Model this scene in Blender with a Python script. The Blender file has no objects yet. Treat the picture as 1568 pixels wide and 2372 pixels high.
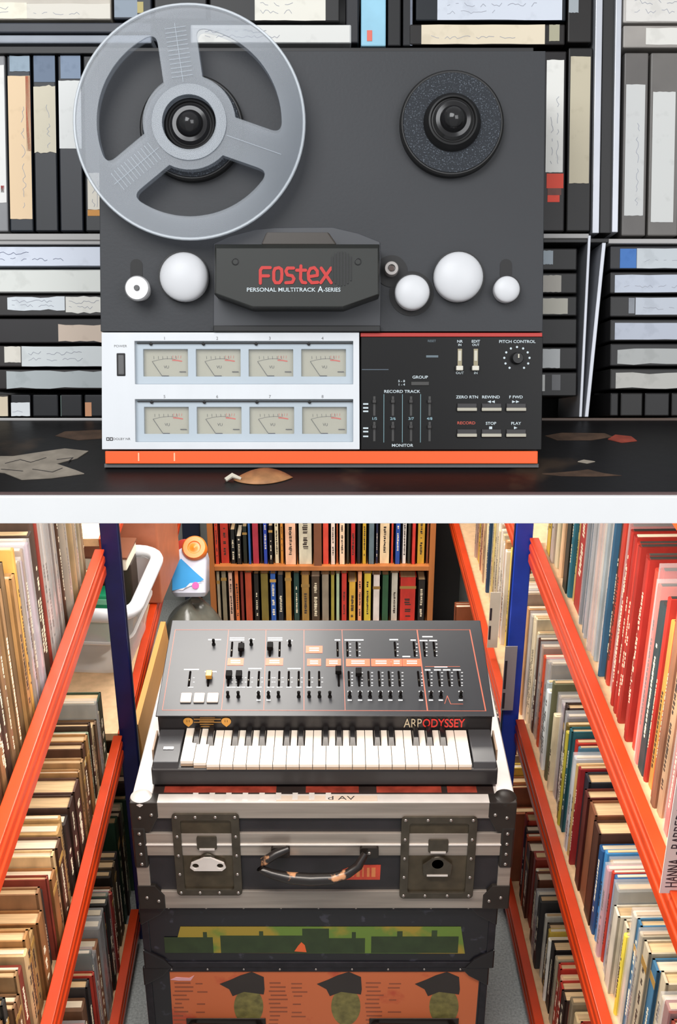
import bpy, bmesh, math, random
from mathutils import Matrix, Vector
from mathutils.geometry import tessellate_polygon
random.seed(7)

# ---------------------------------------------------------------- camera, world, lights, exposure
FPX, CX, CY, PITCH, HC = 2668.0, 784.0, 1186.0, math.radians(25.0), 1.97
cp, sp = math.cos(PITCH), math.sin(PITCH)
scene = bpy.context.scene
COL = scene.collection
cam_d = bpy.data.cameras.new('camera'); cam = bpy.data.objects.new('camera', cam_d); COL.objects.link(cam)
cam_d.sensor_fit = 'VERTICAL'; cam_d.sensor_height = 36.0; cam_d.lens = 36.0 * FPX / 2372.0
cam_d.clip_start = 0.02; cam_d.clip_end = 50
cam.location = (0, 0, HC); cam.rotation_euler = (math.pi / 2 - PITCH, 0, 0)
scene.camera = cam
vs = scene.view_settings
vs.view_transform = 'Standard'; vs.look = 'None'; vs.gamma = 1.0; vs.use_curve_mapping = False
vs.exposure = 0.22
world = bpy.data.worlds.new('world'); scene.world = world; world.use_nodes = True
bg = world.node_tree.nodes['Background']; bg.inputs[0].default_value = (0.95, 0.97, 1.0, 1); bg.inputs[1].default_value = 0.42

def area(name, loc, target, sx, sy, watts, color):
    l = bpy.data.lights.new(name, 'AREA'); l.shape = 'RECTANGLE'; l.size = sx; l.size_y = sy
    l.energy = watts; l.color = color
    o = bpy.data.objects.new(name, l); COL.objects.link(o); o.location = loc
    d = Vector(target) - Vector(loc)
    if abs(d.x) + abs(d.y) > 0.02: o.rotation_euler = d.to_track_quat('-Z', 'Y').to_euler()
    return o
# the counter is lit by a big soft window light up on the left, the aisle by a lamp under the counter's level and two added, unseen fill lights
area('window_light', (-0.58, -0.35, HC + 1.05), (0.02, 0.9, HC - 0.25), 1.1, 1.1, 23.5, (0.96, 0.98, 1.0))
area('fill_light', (0.8, -0.5, HC + 0.5), (0.2, 0.95, HC - 0.2), 0.9, 0.9, 9, (0.97, 0.98, 1.0))
area('aisle_lamp', (-0.30, 2.22, HC - 0.42), (-0.30, 2.22, 0), 0.50, 0.62, 17, (1.0, 0.955, 0.90))
area('aisle_fill_far', (0.1, 2.9, HC - 0.35), (0.1, 2.9, 0), 0.7, 0.4, 16, (1.0, 0.94, 0.86))  # added, unseen light that brightens the bookcase end
area('aisle_fill_near', (0.0, 1.14, HC - 0.50), (0.0, 1.14, 0), 0.9, 0.12, 14, (1.0, 0.90, 0.80))  # added light hidden behind the fascia, brightens near shelves and case front

# ---------------------------------------------------------------- calibration helpers (camera at origin for rays)
def ray(x, y):
    a = (x - CX) / FPX; b = (y - CY) / FPX
    return Vector((a, cp - b * sp, -sp - b * cp))
def onY(x, y, Y):
    r = ray(x, y); v = r * (Y / r.y); return Vector((v.x, v.y, v.z + HC))
def onZ(x, y, z):
    r = ray(x, y); v = r * ((z - HC) / r.z); return Vector((v.x, v.y, v.z + HC))
def onPlane(x, y, p0, n):
    r = ray(x, y); o = Vector((0, 0, HC)); t = (p0 - o).dot(n) / r.dot(n); return o + r * t

# ---------------------------------------------------------------- materials
def lin(c):
    if isinstance(c, str):
        c = tuple(int(c[i:i + 2], 16) / 255 for i in (0, 2, 4))
    return tuple(((v / 12.92) if v <= 0.04045 else ((v + 0.055) / 1.055) ** 2.4) for v in c) + (1.0,)
MATS = {}
def mat(name, col, rough=0.5, metal=0.0, var=0.10, scale=12.0, bump=0.0, bscale=None, col2=None, thr=None, spec=0.5, stretch=None, rnd=0.0, coat=0.0):
    """procedural surface: base colour with noise wear (col2 over a threshold), optional bump and per-object variation"""
    if name in MATS: return MATS[name]
    m = bpy.data.materials.new(name); m.use_nodes = True
    nt = m.node_tree; N = nt.nodes; L = nt.links
    b = N['Principled BSDF']
    b.inputs['Roughness'].default_value = rough; b.inputs['Metallic'].default_value = metal
    b.inputs['Specular IOR Level'].default_value = spec
    if coat: b.inputs['Coat Weight'].default_value = coat; b.inputs['Coat Roughness'].default_value = 0.08
    tc = N.new('ShaderNodeTexCoord'); src = tc.outputs['Object']
    if stretch:
        mp = N.new('ShaderNodeMapping'); mp.inputs['Scale'].default_value = stretch
        L.new(src, mp.inputs[0]); src = mp.outputs[0]
    nz = N.new('ShaderNodeTexNoise'); nz.inputs['Scale'].default_value = scale; nz.inputs['Detail'].default_value = 5
    L.new(src, nz.inputs['Vector'])
    c = lin(col)
    mix = N.new('ShaderNodeMix'); mix.data_type = 'RGBA'
    rp = N.new('ShaderNodeValToRGB')
    if col2 is not None:
        t = thr if thr is not None else 0.58
        rp.color_ramp.elements[0].position = t - 0.03; rp.color_ramp.elements[1].position = t + 0.03
        mix.inputs['A'].default_value = c; mix.inputs['B'].default_value = lin(col2)
    else:
        rp.color_ramp.elements[0].position = 0.3; rp.color_ramp.elements[1].position = 0.7
        mix.inputs['A'].default_value = tuple(v * (1 - var) for v in c[:3]) + (1,)
        mix.inputs['B'].default_value = tuple(min(1, v * (1 + var)) for v in c[:3]) + (1,)
    L.new(nz.outputs['Fac'], rp.inputs[0]); L.new(rp.outputs[0], mix.inputs['Factor'])
    out = mix.outputs['Result']
    if rnd:
        oi = N.new('ShaderNodeObjectInfo'); hs = N.new('ShaderNodeHueSaturation')
        mr = N.new('ShaderNodeMapRange'); mr.inputs['To Min'].default_value = 1 - rnd; mr.inputs['To Max'].default_value = 1 + rnd
        L.new(oi.outputs['Random'], mr.inputs['Value']); L.new(mr.outputs[0], hs.inputs['Value'])
        L.new(out, hs.inputs['Color']); out = hs.outputs[0]
    L.new(out, b.inputs['Base Color'])
    if bump:
        n2 = N.new('ShaderNodeTexNoise'); n2.inputs['Scale'].default_value = bscale or scale * 6; n2.inputs['Detail'].default_value = 3
        L.new(src, n2.inputs['Vector'])
        bp = N.new('ShaderNodeBump'); bp.inputs['Strength'].default_value = bump; bp.inputs['Distance'].default_value = 0.002
        L.new(n2.outputs['Fac'], bp.inputs['Height']); L.new(bp.outputs[0], b.inputs['Normal'])
    MATS[name] = m
    return m
def clear(name, col, alpha, rough=0.15, trans=0.0):
    """translucent plastic: part of the light passes straight through"""
    if name in MATS: return MATS[name]
    m = bpy.data.materials.new(name); m.use_nodes = True
    nt = m.node_tree; N = nt.nodes; L = nt.links; b = N['Principled BSDF']
    b.inputs['Roughness'].default_value = rough; b.inputs['Alpha'].default_value = alpha
    nz = N.new('ShaderNodeTexNoise'); nz.inputs['Scale'].default_value = 14
    tc = N.new('ShaderNodeTexCoord'); L.new(tc.outputs['Object'], nz.inputs['Vector'])
    mix = N.new('ShaderNodeMix'); mix.data_type = 'RGBA'; c = lin(col)
    mix.inputs['A'].default_value = tuple(v * 0.9 for v in c[:3]) + (1,); mix.inputs['B'].default_value = c
    L.new(nz.outputs['Fac'], mix.inputs['Factor']); L.new(mix.outputs['Result'], b.inputs['Base Color'])
    m.use_transparent_shadow = True
    MATS[name] = m
    return m
def printed(name, col, ink, scale=260.0, thr=0.56, stretch=(1, 1, 1), rough=0.55):
    """paper with rows of fine illegible print"""
    return mat(name, col, rough, var=0, scale=scale, col2=ink, thr=thr, stretch=stretch)

# ---------------------------------------------------------------- mesh helpers
class MB:
    def __init__(s): s.v = []; s.f = []; s.sm = []
    def add(s, vs, fs, smooth=False):
        o = len(s.v); s.v += [tuple(p) for p in vs]; s.f += [tuple(i + o for i in f) for f in fs]; s.sm += [smooth] * len(fs); return s
    def box(s, x0, x1, y0, y1, z0, z1):
        vs = [(x, y, z) for z in (z0, z1) for y in (y0, y1) for x in (x0, x1)]
        return s.add(vs, [(0, 2, 3, 1), (4, 5, 7, 6), (0, 1, 5, 4), (2, 6, 7, 3), (0, 4, 6, 2), (1, 3, 7, 5)])
    def hexa(s, p):   # 8 points: bottom ring 0-3, top ring 4-7 (ccw seen from above)
        return s.add(p, [(3, 2, 1, 0), (4, 5, 6, 7), (0, 1, 5, 4), (1, 2, 6, 5), (2, 3, 7, 6), (3, 0, 4, 7)])
    def plate(s, outer, holes, z0, z1, smooth=False):
        loops = [outer] + list(holes)
        pts = [p for l in loops for p in l]
        tris = tessellate_polygon([[Vector((p[0], p[1], 0)) for p in l] for l in loops])
        n = len(pts); vs = [(p[0], p[1], z0) for p in pts] + [(p[0], p[1], z1) for p in pts]
        fs = []
        for t in tris:
            a, b, c = t
            ar = (pts[b][0] - pts[a][0]) * (pts[c][1] - pts[a][1]) - (pts[b][1] - pts[a][1]) * (pts[c][0] - pts[a][0])
            if ar < 0: a, b, c = c, b, a
            fs.append((a + n, b + n, c + n)); fs.append((c, b, a))
        k = 0
        for li, l in enumerate(loops):
            m = len(l); ar = sum(l[i][0] * l[(i + 1) % m][1] - l[(i + 1) % m][0] * l[i][1] for i in range(m))
            rev = (ar < 0) != (li > 0)
            for i in range(m):
                a, b = k + i, k + (i + 1) % m
                fs.append((b, a, a + n, b + n) if rev else (a, b, b + n, a + n))
            k += m
        return s.add(vs, fs, smooth)
    def lathe(s, prof, n=32, c=(0, 0, 0), smooth=True):   # profile (r, z) bottom to top around z
        vs = []; fs = []; m = len(prof)
        for r, z in prof:
            for i in range(n):
                a = 2 * math.pi * i / n; vs.append((c[0] + r * math.cos(a), c[1] + r * math.sin(a), c[2] + z))
        for j in range(m - 1):
            for i in range(n):
                a, b = j * n + i, j * n + (i + 1) % n; fs.append((a, b, b + n, a + n))
        fs.append(tuple(range(n - 1, -1, -1))); fs.append(tuple((m - 1) * n + i for i in range(n)))
        return s.add(vs, fs, smooth)
    def tube(s, path, r, n=8, closed=False):
        vs = []; fs = []; m = len(path); P = [Vector(p) for p in path]
        for j in range(m):
            t = (P[(j + 1) % m] - P[j - 1]) if closed else (P[min(j + 1, m - 1)] - P[max(j - 1, 0)])
            t.normalize(); up = Vector((0, 0, 1)) if abs(t.z) < 0.9 else Vector((1, 0, 0))
            a = t.cross(up).normalized(); b = a.cross(t)
            rr = r[j] if isinstance(r, (list, tuple)) else r
            for i in range(n):
                w = 2 * math.pi * i / n; vs.append(P[j] + a * (rr * math.cos(w)) + b * (rr * math.sin(w)))
        for j in range(m if closed else m - 1):
            for i in range(n):
                a, b = j * n + i, j * n + (i + 1) % n; c, d = ((j + 1) % m) * n + i, ((j + 1) % m) * n + (i + 1) % n
                fs.append((b, a, c, d))
        if not closed: fs.append(tuple(range(n))); fs.append(tuple((m - 1) * n + i for i in range(n - 1, -1, -1)))
        return s.add(vs, fs, True)
    def mesh(s, name):
        me = bpy.data.meshes.new(name); me.from_pydata(s.v, [], s.f)
        bm = bmesh.new(); bm.from_mesh(me); bmesh.ops.recalc_face_normals(bm, faces=bm.faces); bm.to_mesh(me); bm.free()
        if any(s.sm):
            me.polygons.foreach_set('use_smooth', s.sm)
            me.set_sharp_from_angle(angle=math.radians(38))
        me.update(); return me
def tagp(o, label=None, cat=None, group=None, kind=None):
    if label: o['label'] = label
    if cat: o['category'] = cat
    if group: o['group'] = group
    if kind: o['kind'] = kind
    return o
def obj(name, mb, m, parent=None, mw=None, bevel=0.0, seg=2, label=None):
    me = mb.mesh(name) if isinstance(mb, MB) else mb
    o = bpy.data.objects.new(name, me); COL.objects.link(o)
    if m is not None and not me.materials: me.materials.append(m)
    if parent is not None: o.parent = parent
    if mw is not None: o.matrix_local = mw
    if bevel:
        md = o.modifiers.new('bevel', 'BEVEL'); md.width = bevel; md.segments = seg; md.limit_method = 'ANGLE'; md.angle_limit = math.radians(40)
        md.harden_normals = False
    if label: o['label'] = label
    return o
def box(name, m, parent, x0, x1, y0, y1, z0, z1, bevel=0.0, mw=None, label=None):
    return obj(name, MB().box(x0, x1, y0, y1, z0, z1), m, parent, mw, bevel, label=label)
def empty(name, mw=None, label=None, cat=None, group=None):
    o = bpy.data.objects.new(name, None); COL.objects.link(o); o.empty_display_size = 0.05
    if mw is not None: o.matrix_local = mw
    return tagp(o, label, cat, group)
T = Matrix.Translation
def circle(cx, cy, r, n=32, r2=None):
    return [(cx + r * math.cos(2 * math.pi * i / n), cy + (r2 or r) * math.sin(2 * math.pi * i / n)) for i in range(n)]
def rrect(x0, x1, y0, y1, r, n=5):
    pts = []
    for cx, cy, a0 in ((x1 - r, y1 - r, 0), (x0 + r, y1 - r, 90), (x0 + r, y0 + r, 180), (x1 - r, y0 + r, 270)):
        for i in range(n + 1):
            a = math.radians(a0 + 90 * i / n); pts.append((cx + r * math.cos(a), cy + r * math.sin(a)))
    return pts
TXT = {}
def text(s, size, m, parent, mw, name='lettering', align='CENTER', thick=0.00015, sx=1.0, bold=0.0):
    """flat raised lettering as a mesh, facing local +z"""
    key = (s, align, bold)
    if key not in TXT:
        cu = bpy.data.curves.new('lettering', 'FONT'); cu.body = s; cu.size = 1.0; cu.align_x = align; cu.align_y = 'CENTER'
        cu.extrude = 0.0; cu.offset = bold; cu.resolution_u = 3
        t = bpy.data.objects.new('tmp', cu); COL.objects.link(t)
        bpy.context.view_layer.update()
        TXT[key] = bpy.data.meshes.new_from_object(t.evaluated_get(bpy.context.evaluated_depsgraph_get()))
        bpy.data.objects.remove(t); bpy.data.curves.remove(cu)
    me = TXT[key].copy(); me.materials.clear(); me.materials.append(m)
    return obj(name, me, m, parent, mw @ Matrix.Diagonal((size * sx, size, 1, 1)))
def ribbon(strokes, pen, z0, z1, round_n=6, mb=None):
    """strokes = polylines in the plane, drawn with a round pen as thin raised geometry"""
    mb = mb or MB(); h = pen / 2; seg_n = 0
    for st in strokes:
        for a, b in zip(st[:-1], st[1:]):
            d = Vector((b[0] - a[0], b[1] - a[1])); L = d.length
            if L < 1e-9: continue
            d /= L; n = Vector((-d.y, d.x)) * h
            pts = []; seg_n += 1; zt = z1 + seg_n * 4e-6
            t0 = math.atan2(n.y, n.x)
            for i in range(round_n + 1):
                w = t0 + math.pi * i / round_n; pts.append((a[0] + h * math.cos(w), a[1] + h * math.sin(w)))
            for i in range(round_n + 1):
                w = t0 + math.pi + math.pi * i / round_n; pts.append((b[0] + h * math.cos(w), b[1] + h * math.sin(w)))
            k = len(pts); vs = [(p[0], p[1], z0) for p in pts] + [(p[0], p[1], zt) for p in pts]
            fs = [tuple(range(k, 2 * k))] + [(i, (i + 1) % k, (i + 1) % k + k, i + k) for i in range(k)]
            mb.add(vs, fs)
    return mb
def arc(cx, cy, r, a0, a1, n=8, r2=None):
    return [(cx + r * math.cos(math.radians(a0 + (a1 - a0) * i / n)), cy + (r2 or r) * math.sin(math.radians(a0 + (a1 - a0) * i / n))) for i in range(n + 1)]
ORD = lambda n: str(n) + ('th' if 10 <= n % 100 <= 20 else {1: 'st', 2: 'nd', 3: 'rd'}.get(n % 10, 'th'))
# ================================================================ the setting
M_white = mat('white_paint', 'F4F4F4', 0.6, var=0.02)
M_wall = mat('grey_wall_paint', 'A9AFAE', 0.8, var=0.06, scale=5)
M_floor = mat('grey_carpet', 'A6ACAC', 0.95, var=0.25, scale=220, bump=0.4)
tagp(box('floor', M_floor, None, -1.2, 1.2, -0.4, 3.6, -0.05, 0.0), kind='structure')
tagp(box('wall_back', M_wall, None, -1.2, 1.2, 3.5, 3.6, 0.0, 2.9), kind='structure')
tagp(box('wall_left', M_wall, None, -1.2, -1.1, -0.4, 3.5, 0.0, 2.9), kind='structure')
tagp(box('wall_right', M_wall, None, 1.1, 1.2, -0.4, 3.5, 0.0, 2.9), kind='structure')

# upper frame: a counter across the room; recorder face and tape rack lean back by RAKE
RAKE = math.radians(20.9)
O = ray(742, 1085) * 0.92 + Vector((0, 0, HC)); ZD = O.z
UU = Vector((1, 0, 0)); VV = Vector((0, math.sin(RAKE), math.cos(RAKE))); WW = Vector((0, -math.cos(RAKE), math.sin(RAKE)))
UP = Matrix(((UU.x, VV.x, WW.x, O.x), (UU.y, VV.y, WW.y, O.y), (UU.z, VV.z, WW.z, O.z), (0, 0, 0, 1)))
def P(px, py, w=0.0):
    q = onPlane(px, py, O + WW * w, WW) - O
    return q.dot(UU), q.dot(VV)
def PR(x0, y0, x1, y1, w=0.0):      # pixel rectangle on the plane at height w -> u0, u1, v0, v1
    ym = (max(0, min(976, y0)) + max(0, min(1100, y1))) / 2
    return P(x0, ym, w)[0], P(x1, ym, w)[0], P(x0, y1, w)[1], P(x0, y0, w)[1]
def S(w=0.0, py=700):              # metres per pixel at height w
    return (P(785, py, w)[0] - P(784, py, w)[0])

Y_front = onZ(784, 1143, ZD).y; Y_back = onZ(784, 973, ZD).y
z_low = onY(784, 1213, Y_front - 0.004).z; z_mid = onY(784, 1151, Y_front - 0.004).z
tagp(box('trim_1', M_white, None, -1.1, 1.1, Y_front - 0.004, Y_front + 0.018, z_low, z_mid, 0.0006), kind='structure')

M_desk = mat('worn_black_desk', '121011', 0.45, spec=0.3, var=0.0, scale=9, col2='33281F', thr=0.66, bump=0.15, bscale=60)
M_edge = mat('scuffed_desk_edge', '5E4A48', 0.5, var=0.3, scale=30, stretch=(0.3, 1, 1))
desk = empty('counter', T((0, (Y_front + Y_back) / 2, ZD)), 'worn black counter top with peeling patches under the recorder', 'counter')
yc = (Y_front + Y_back) / 2
box('counter_top', M_desk, desk, -1.1, 1.1, Y_front + 0.003 - yc, Y_back - 0.001 - yc, -0.02, 0.0)
box('edge_strip', M_edge, desk, -1.1, 1.1, Y_front - 0.001 - yc, Y_front + 0.0035 - yc, z_mid - ZD, 0.0, 0.0006)

# flat scraps lying on the counter (seen in the photo as peeled stickers and chips)
def desk_patch(name, pix, m, label, cat, t=0.0006, extra=None):
    pts = [onZ(x, y, ZD) for x, y in pix]; c = sum(pts, Vector()) / len(pts)
    o = obj(name, MB().plate([(p.x - c.x, p.y - c.y) for p in pts], [], 0, t), m, None, T((c.x, c.y, ZD)))
    tagp(o, label, cat)
    return o, c
M_scrap = mat('old_paper_scrap', '8F8578', 0.7, var=0.25, scale=60)
st, c0 = desk_patch('paper_sticker', [(-30, 1058), (30, 1058), (95, 1048), (150, 1040), (205, 1046), (180, 1062), (130, 1075), (175, 1090), (195, 1098), (120, 1108), (50, 1112), (10, 1096), (-30, 1092)], M_scrap, 'torn grey paper sticker with pen scribbles stuck on the counter left of the recorder', 'sticker')
scr = ribbon([[(-0.03, 0.0), (-0.02, 0.008), (-0.01, 0.002), (0.0, 0.012)], [(-0.005, -0.012), (0.012, -0.018), (0.018, -0.01)], [(0.01, 0.008), (0.022, 0.012), (0.02, 0.004)], [(-0.03, -0.012), (-0.012, -0.016)]], 0.0008, 0.0006, 0.0008)
obj('pen_scribble', scr, mat('dark_ink', '2A2526', 0.6), st)
desk_patch('brown_smear', [(128, 1010), (150, 1000), (240, 996), (240, 1016), (180, 1020)], mat('flaking_brown', '4C382A', 0.6, var=0.4, scale=80), 'flaking brown patch on the counter beside the white panel', 'stain', 0.0003)
desk_patch('red_scrap', [(1408, 1018), (1425, 1008), (1462, 1012), (1475, 1022), (1440, 1026)], mat('red_scrap_paper', '8E3A2A', 0.6, var=0.3, scale=80), 'small red scrap stuck on the counter right of the recorder', 'scrap')
desk_patch('brown_patch', [(1262, 1010), (1300, 1003), (1400, 1004), (1420, 1012), (1370, 1020), (1290, 1020)], mat('flaking_brown', '4C382A', 0.6), 'long flaking brown patch on the counter under the right tapes', 'stain', 0.0003)
desk_patch('tan_chip', [(1255, 1098), (1330, 1092), (1362, 1088), (1400, 1097), (1440, 1102), (1380, 1104), (1300, 1103)], mat('flaking_brown', '4C382A', 0.6), 'thin flaking strip near the counter front edge at right', 'stain', 0.0003)
desk_patch('pale_scrap', [(1338, 1070), (1352, 1066), (1378, 1070), (1360, 1074)], mat('pale_scrap_paper', '9C9284', 0.6), 'tiny pale paper scrap on the counter right of the orange stripe', 'scrap')
# dry leaf with a pale stalk
lf = MB(); L0 = onZ(540, 1118, ZD); L1 = onZ(678, 1112, ZD); n = 14; vs = []; fs = []
for i in range(n + 1):
    t = i / n; wd = 0.0105 * math.sin(math.pi * min(1, t * 1.02)) ** 0.7
    for k in (-1, 0, 1): vs.append((L0.x + (L1.x - L0.x) * t, L0.y + 0.004 + (L1.y - L0.y) * t + k * wd, ZD + 0.0008 + (0.0045 * math.sin(math.pi * t) if k > 0 else 0.002 * math.sin(math.pi * t) if k == 0 else 0)))
for i in range(n):
    for k in (0, 1): a = i * 3 + k; fs.append((a, a + 3, a + 4, a + 1))
cl = Vector((L0.x, L0.y, ZD)); leaf = empty('dry_leaf', T(cl), 'curled brown dry leaf on the counter in front of the recorder', 'leaf')
lf.add([tuple(Vector(v) - cl) for v in vs], fs, True)
ob = obj('leaf_blade', lf, mat('dry_leaf', 'A8754A', 0.6, var=0.3, scale=90), leaf); md = ob.modifiers.new('t', 'SOLIDIFY'); md.thickness = 0.0006
obj('leaf_stalk', MB().tube([(-0.006, 0.002, 0.0015), (-0.001, 0.005, 0.004), (0.006, 0.003, 0.002)], [0.0018, 0.0022, 0.0012]), mat('pale_stalk', 'D8CDBB', 0.6), leaf)

# ================================================================ multitrack recorder
M_face = mat('charcoal_face', '323336', 0.5, var=0.10, scale=6, spec=0.35, bump=0.05, bscale=400)
M_body = mat('charcoal_body', '3A3A3C', 0.6, var=0.08)
M_silver = mat('brushed_silver_panel', 'DADCDF', 0.45, var=0.03, scale=40, stretch=(1, 0.1, 1))
M_black = mat('black_panel', '0E0D0D', 0.35, var=0.1, spec=0.25)
M_orange = mat('orange_stripe', 'F45C16', 0.45, var=0.04, scale=20)
M_red = mat('red_stripe', 'B42A20', 0.45, var=0.06)
M_grey = mat('mid_grey_plastic', '5B5A5A', 0.5, var=0.08)
M_bezel = mat('pale_blue_grey_bezel', 'B4BEC6', 0.4, var=0.04)
M_meter = mat('meter_card', 'A9A592', 0.5, var=0.04)
M_dark = mat('dark_void', '1A1818', 0.6)
M_ink = mat('dark_ink', '2A2526', 0.6)
M_ltxt = mat('pale_lettering', 'C9D4D8', 0.5)
M_cream = mat('cream_plastic', 'C9C2B0', 0.45)
M_knob = mat('white_satin_knob', 'D4D4D6', 0.42, var=0.03)
M_hubblk = mat('glossy_black_hub', '1E1D1E', 0.12)
M_rub = mat('matt_black_rubber', '161515', 0.5)
M_felt = mat('speckled_felt', '2E3136', 0.9, var=0.0, scale=900, col2='5A6068', thr=0.60, bump=0.5, bscale=900)
M_chrome = mat('satin_chrome', 'C9CBCE', 0.25, metal=0.9)
M_olive = mat('olive_black_cover', '2B2C29', 0.45, var=0.08, scale=10, spec=0.35)

rec = empty('tape_recorder', UP, 'charcoal reel-to-reel recorder with white meter panel and orange stripe', 'tape recorder')
tr = math.tan(RAKE)
H_top = P(742, 118)[1]
uL0, _ = P(241, 1085); uR0, _ = P(1248, 1085)
uL1, _ = P(226, 118); uR1, _ = P(1264, 118)
D = 0.085
# body: level base on the counter, raked front and back
bd = MB()
def vb(w): return -w * tr
bd.hexa([(uL0, vb(-D) + .0006, -D), (uR0, vb(-D) + .0006, -D), (uR0, vb(-0.012) + .0006, -0.012), (uL0, vb(-0.012) + .0006, -0.012), (uL1, H_top + vb(-D) * 0.0, -D), (uR1, H_top, -D), (uR1, H_top, -0.012), (uL1, H_top, -0.012)])
bd2 = MB()
# hexa order above is in (u,v,w); build as bottom ring / top ring
obj('body', bd, M_body, rec)
def face(name, m, pix, w0, w1, bevel=0.0005, label=None):
    return obj(name, MB().plate([P(x, y, w1) for x, y in reversed(pix)], [], w0, w1), m, rec, bevel=bevel, label=label)
face('face_plate', M_face, [(227, 118), (1264, 118), (1257, 768), (233, 768)], -0.012, 0.0)
def rect_px(name, m, x0, y0, x1, y1, w0, w1, bevel=0.0, parent=None, label=None):
    u0, u1, v0, v1 = PR(x0, y0, x1, y1, w1)
    return box(name, m, parent or rec, u0, u1, v0, v1, w0, w1, bevel, label=label)
# silver meter panel with two openings
outer = [P(x, y, 0.0035) for x, y in ((236, 1041), (833, 1041), (832, 770), (235, 770))]
BANK = ((312, 790, 818, 890), (313, 925, 818, 1024))
holes = []
for x0, y0, x1, y1 in BANK:
    u0, u1, v0, v1 = PR(x0, y0, x1, y1, 0.0035); holes.append([(u0, v0), (u1, v0), (u1, v1), (u0, v1)])
obj('meter_panel', MB().plate(outer, holes, -0.012, 0.0035), M_silver, rec, bevel=0.0004, label='silver white front panel')
rect_px('control_panel', M_black, 836, 780, 1256, 1042, -0.012, 0.001, 0.0004)
rect_px('red_stripe', M_red, 835, 771, 1256, 780, -0.012, 0.0018, 0.0003)
rect_px('orange_stripe', M_orange, 243, 1045, 1246, 1074, -0.004, 0.004, 0.0005)
q_ = PR(241, 1074.5, 1248, 1084, 0.001)
obj('base_bar', MB().hexa([(q_[0], .0008, .001), (q_[1], .0008, .001), (q_[1], vb(-.012) + .0008, -.012), (q_[0], vb(-.012) + .0008, -.012), (q_[0], q_[3], .001), (q_[1], q_[3], .001), (q_[1], q_[3] + .002, -.012), (q_[0], q_[3] + .002, -.012)]), M_grey, rec)
# scratches on the orange stripe are real marks
for x in (319, 402):
    rect_px('paint_chip', mat('pale_chip', 'FFC39C', 0.6), x, 1049, x + 3, 1068, 0.004, 0.0041)

# ---- meters
sq = S(0.0, 850)
M_glass = clear('meter_glass', 'FFFFFF', 0.06, 0.05)
M_redmark = mat('red_scale_mark', 'C8503C', 0.5)
num = 0
for bi, (x0, y0, x1, y1) in enumerate(BANK):
    u0, u1, v0, v1 = PR(x0, y0, x1, y1, -0.001)
    wy0, wy1 = ((809, 872), (943, 1005))[bi]
    wins = [(332 + 122 * i + 2 * bi, 435 + 122 * i + 2 * bi) for i in range(4)]
    hs = []
    for a, b in wins:
        q = PR(a, wy0, b, wy1, -0.001); hs.append([(q[0], q[2]), (q[1], q[2]), (q[1], q[3]), (q[0], q[3])])
    bez = obj('meter_bezel', MB().plate([(u0, v0), (u1, v0), (u1, v1), (u0, v1)], hs, -0.006, -0.001), M_bezel, rec, bevel=0.0004)
    rect_px('hinge_rod', M_dark, x0 + 5, y0 + 3.5, x1 - 2, y0 + 6, -0.001, 0.0008, parent=bez)
    for i, (a, b) in enumerate(wins):
        num += 1
        mt = rect_px('level_meter', M_meter, a - 2, wy0 - 2, b + 2, wy1 + 2, -0.0095, -0.0055)
        W = -0.0053
        def pm(fx, fy, w=W): return P(a + (b - a) * fx, wy0 + (wy1 - wy0) * fy, w)
        arcp = [pm(0.2 + 0.52 * t / 10, 0.45 - 0.10 * math.sin(math.pi * t / 14)) for t in range(11)]
        obj('scale_arc', ribbon([arcp] + [[pm(0.24 + 0.1 * k, 0.36), pm(0.235 + 0.1 * k, 0.26)] for k in range(6)], 0.00025, W - 0.0002, W), M_ink, mt)
        obj('red_zone', ribbon([[pm(0.66, 0.40), pm(0.76, 0.41), pm(0.86, 0.44)]], 0.0010, W - 0.0002, W + 0.0001), M_redmark, mt)
        obj('red_ticks', ribbon([[pm(0.66 + 0.06 * k, 0.33), pm(0.665 + 0.06 * k, 0.24)] for k in range(4)], 0.00028, W - 0.0002, W), M_redmark, mt)
        obj('needle', ribbon([[pm(0.20, 0.45, W + 0.0006), pm(0.42, 0.98, W + 0.0006)]], 0.00035, W + 0.0003, W + 0.0006), M_ink, mt)
        obj('pivot_cover', ribbon([[pm(0.43, 0.98), pm(0.57, 0.98)], [pm(0.82, 0.83), pm(0.95, 0.83)]], 0.0006, W, W + 0.0008), M_ink, mt)
        u, v = pm(0.52, 0.66); text('VU', 0.0032, M_ink, mt, T((u, v, W)))
        u0_, u1_, v0_, v1_ = PR(a, wy0, b, wy1, -0.002)
        box('glass', M_glass, mt, u0_, u1_, v0_, v1_, -0.0024, -0.0020)
        u, v = P(a + 17, y0 + 6.5, 0.001)
        obj('adjust_pin', MB().lathe([(0.0013, -0.002), (0.0013, 0.0005), (0.0006, 0.001)], 12, (u, v, 0)), M_dark, bez)
        u, v = P(381 + 122 * i, 784 if bi == 0 else 919, 0.0036); text(str(num), 0.0034, M_grey, rec, T((u, v, 0.0036)))
rect_px('power_switch', M_dark, 270, 818, 290, 871, 0.002, 0.0042, 0.0006)
rect_px('switch_cap', M_grey, 273, 822, 287, 868, 0.004, 0.0056, 0.0008)
def tx(s, px, py, hpx, m, w, align='CENTER', sx=1.0, bold=0.0, rot=0.0):
    u, v = P(px, py, w); return text(s, hpx * sq / 0.70, m, rec, T((u, v, w)) @ Matrix.Rotation(rot, 4, 'Z'), align=align, sx=sx, bold=bold)
tx('POWER', 279, 802, 5.5, M_grey, 0.0036, sx=1.1)
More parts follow.
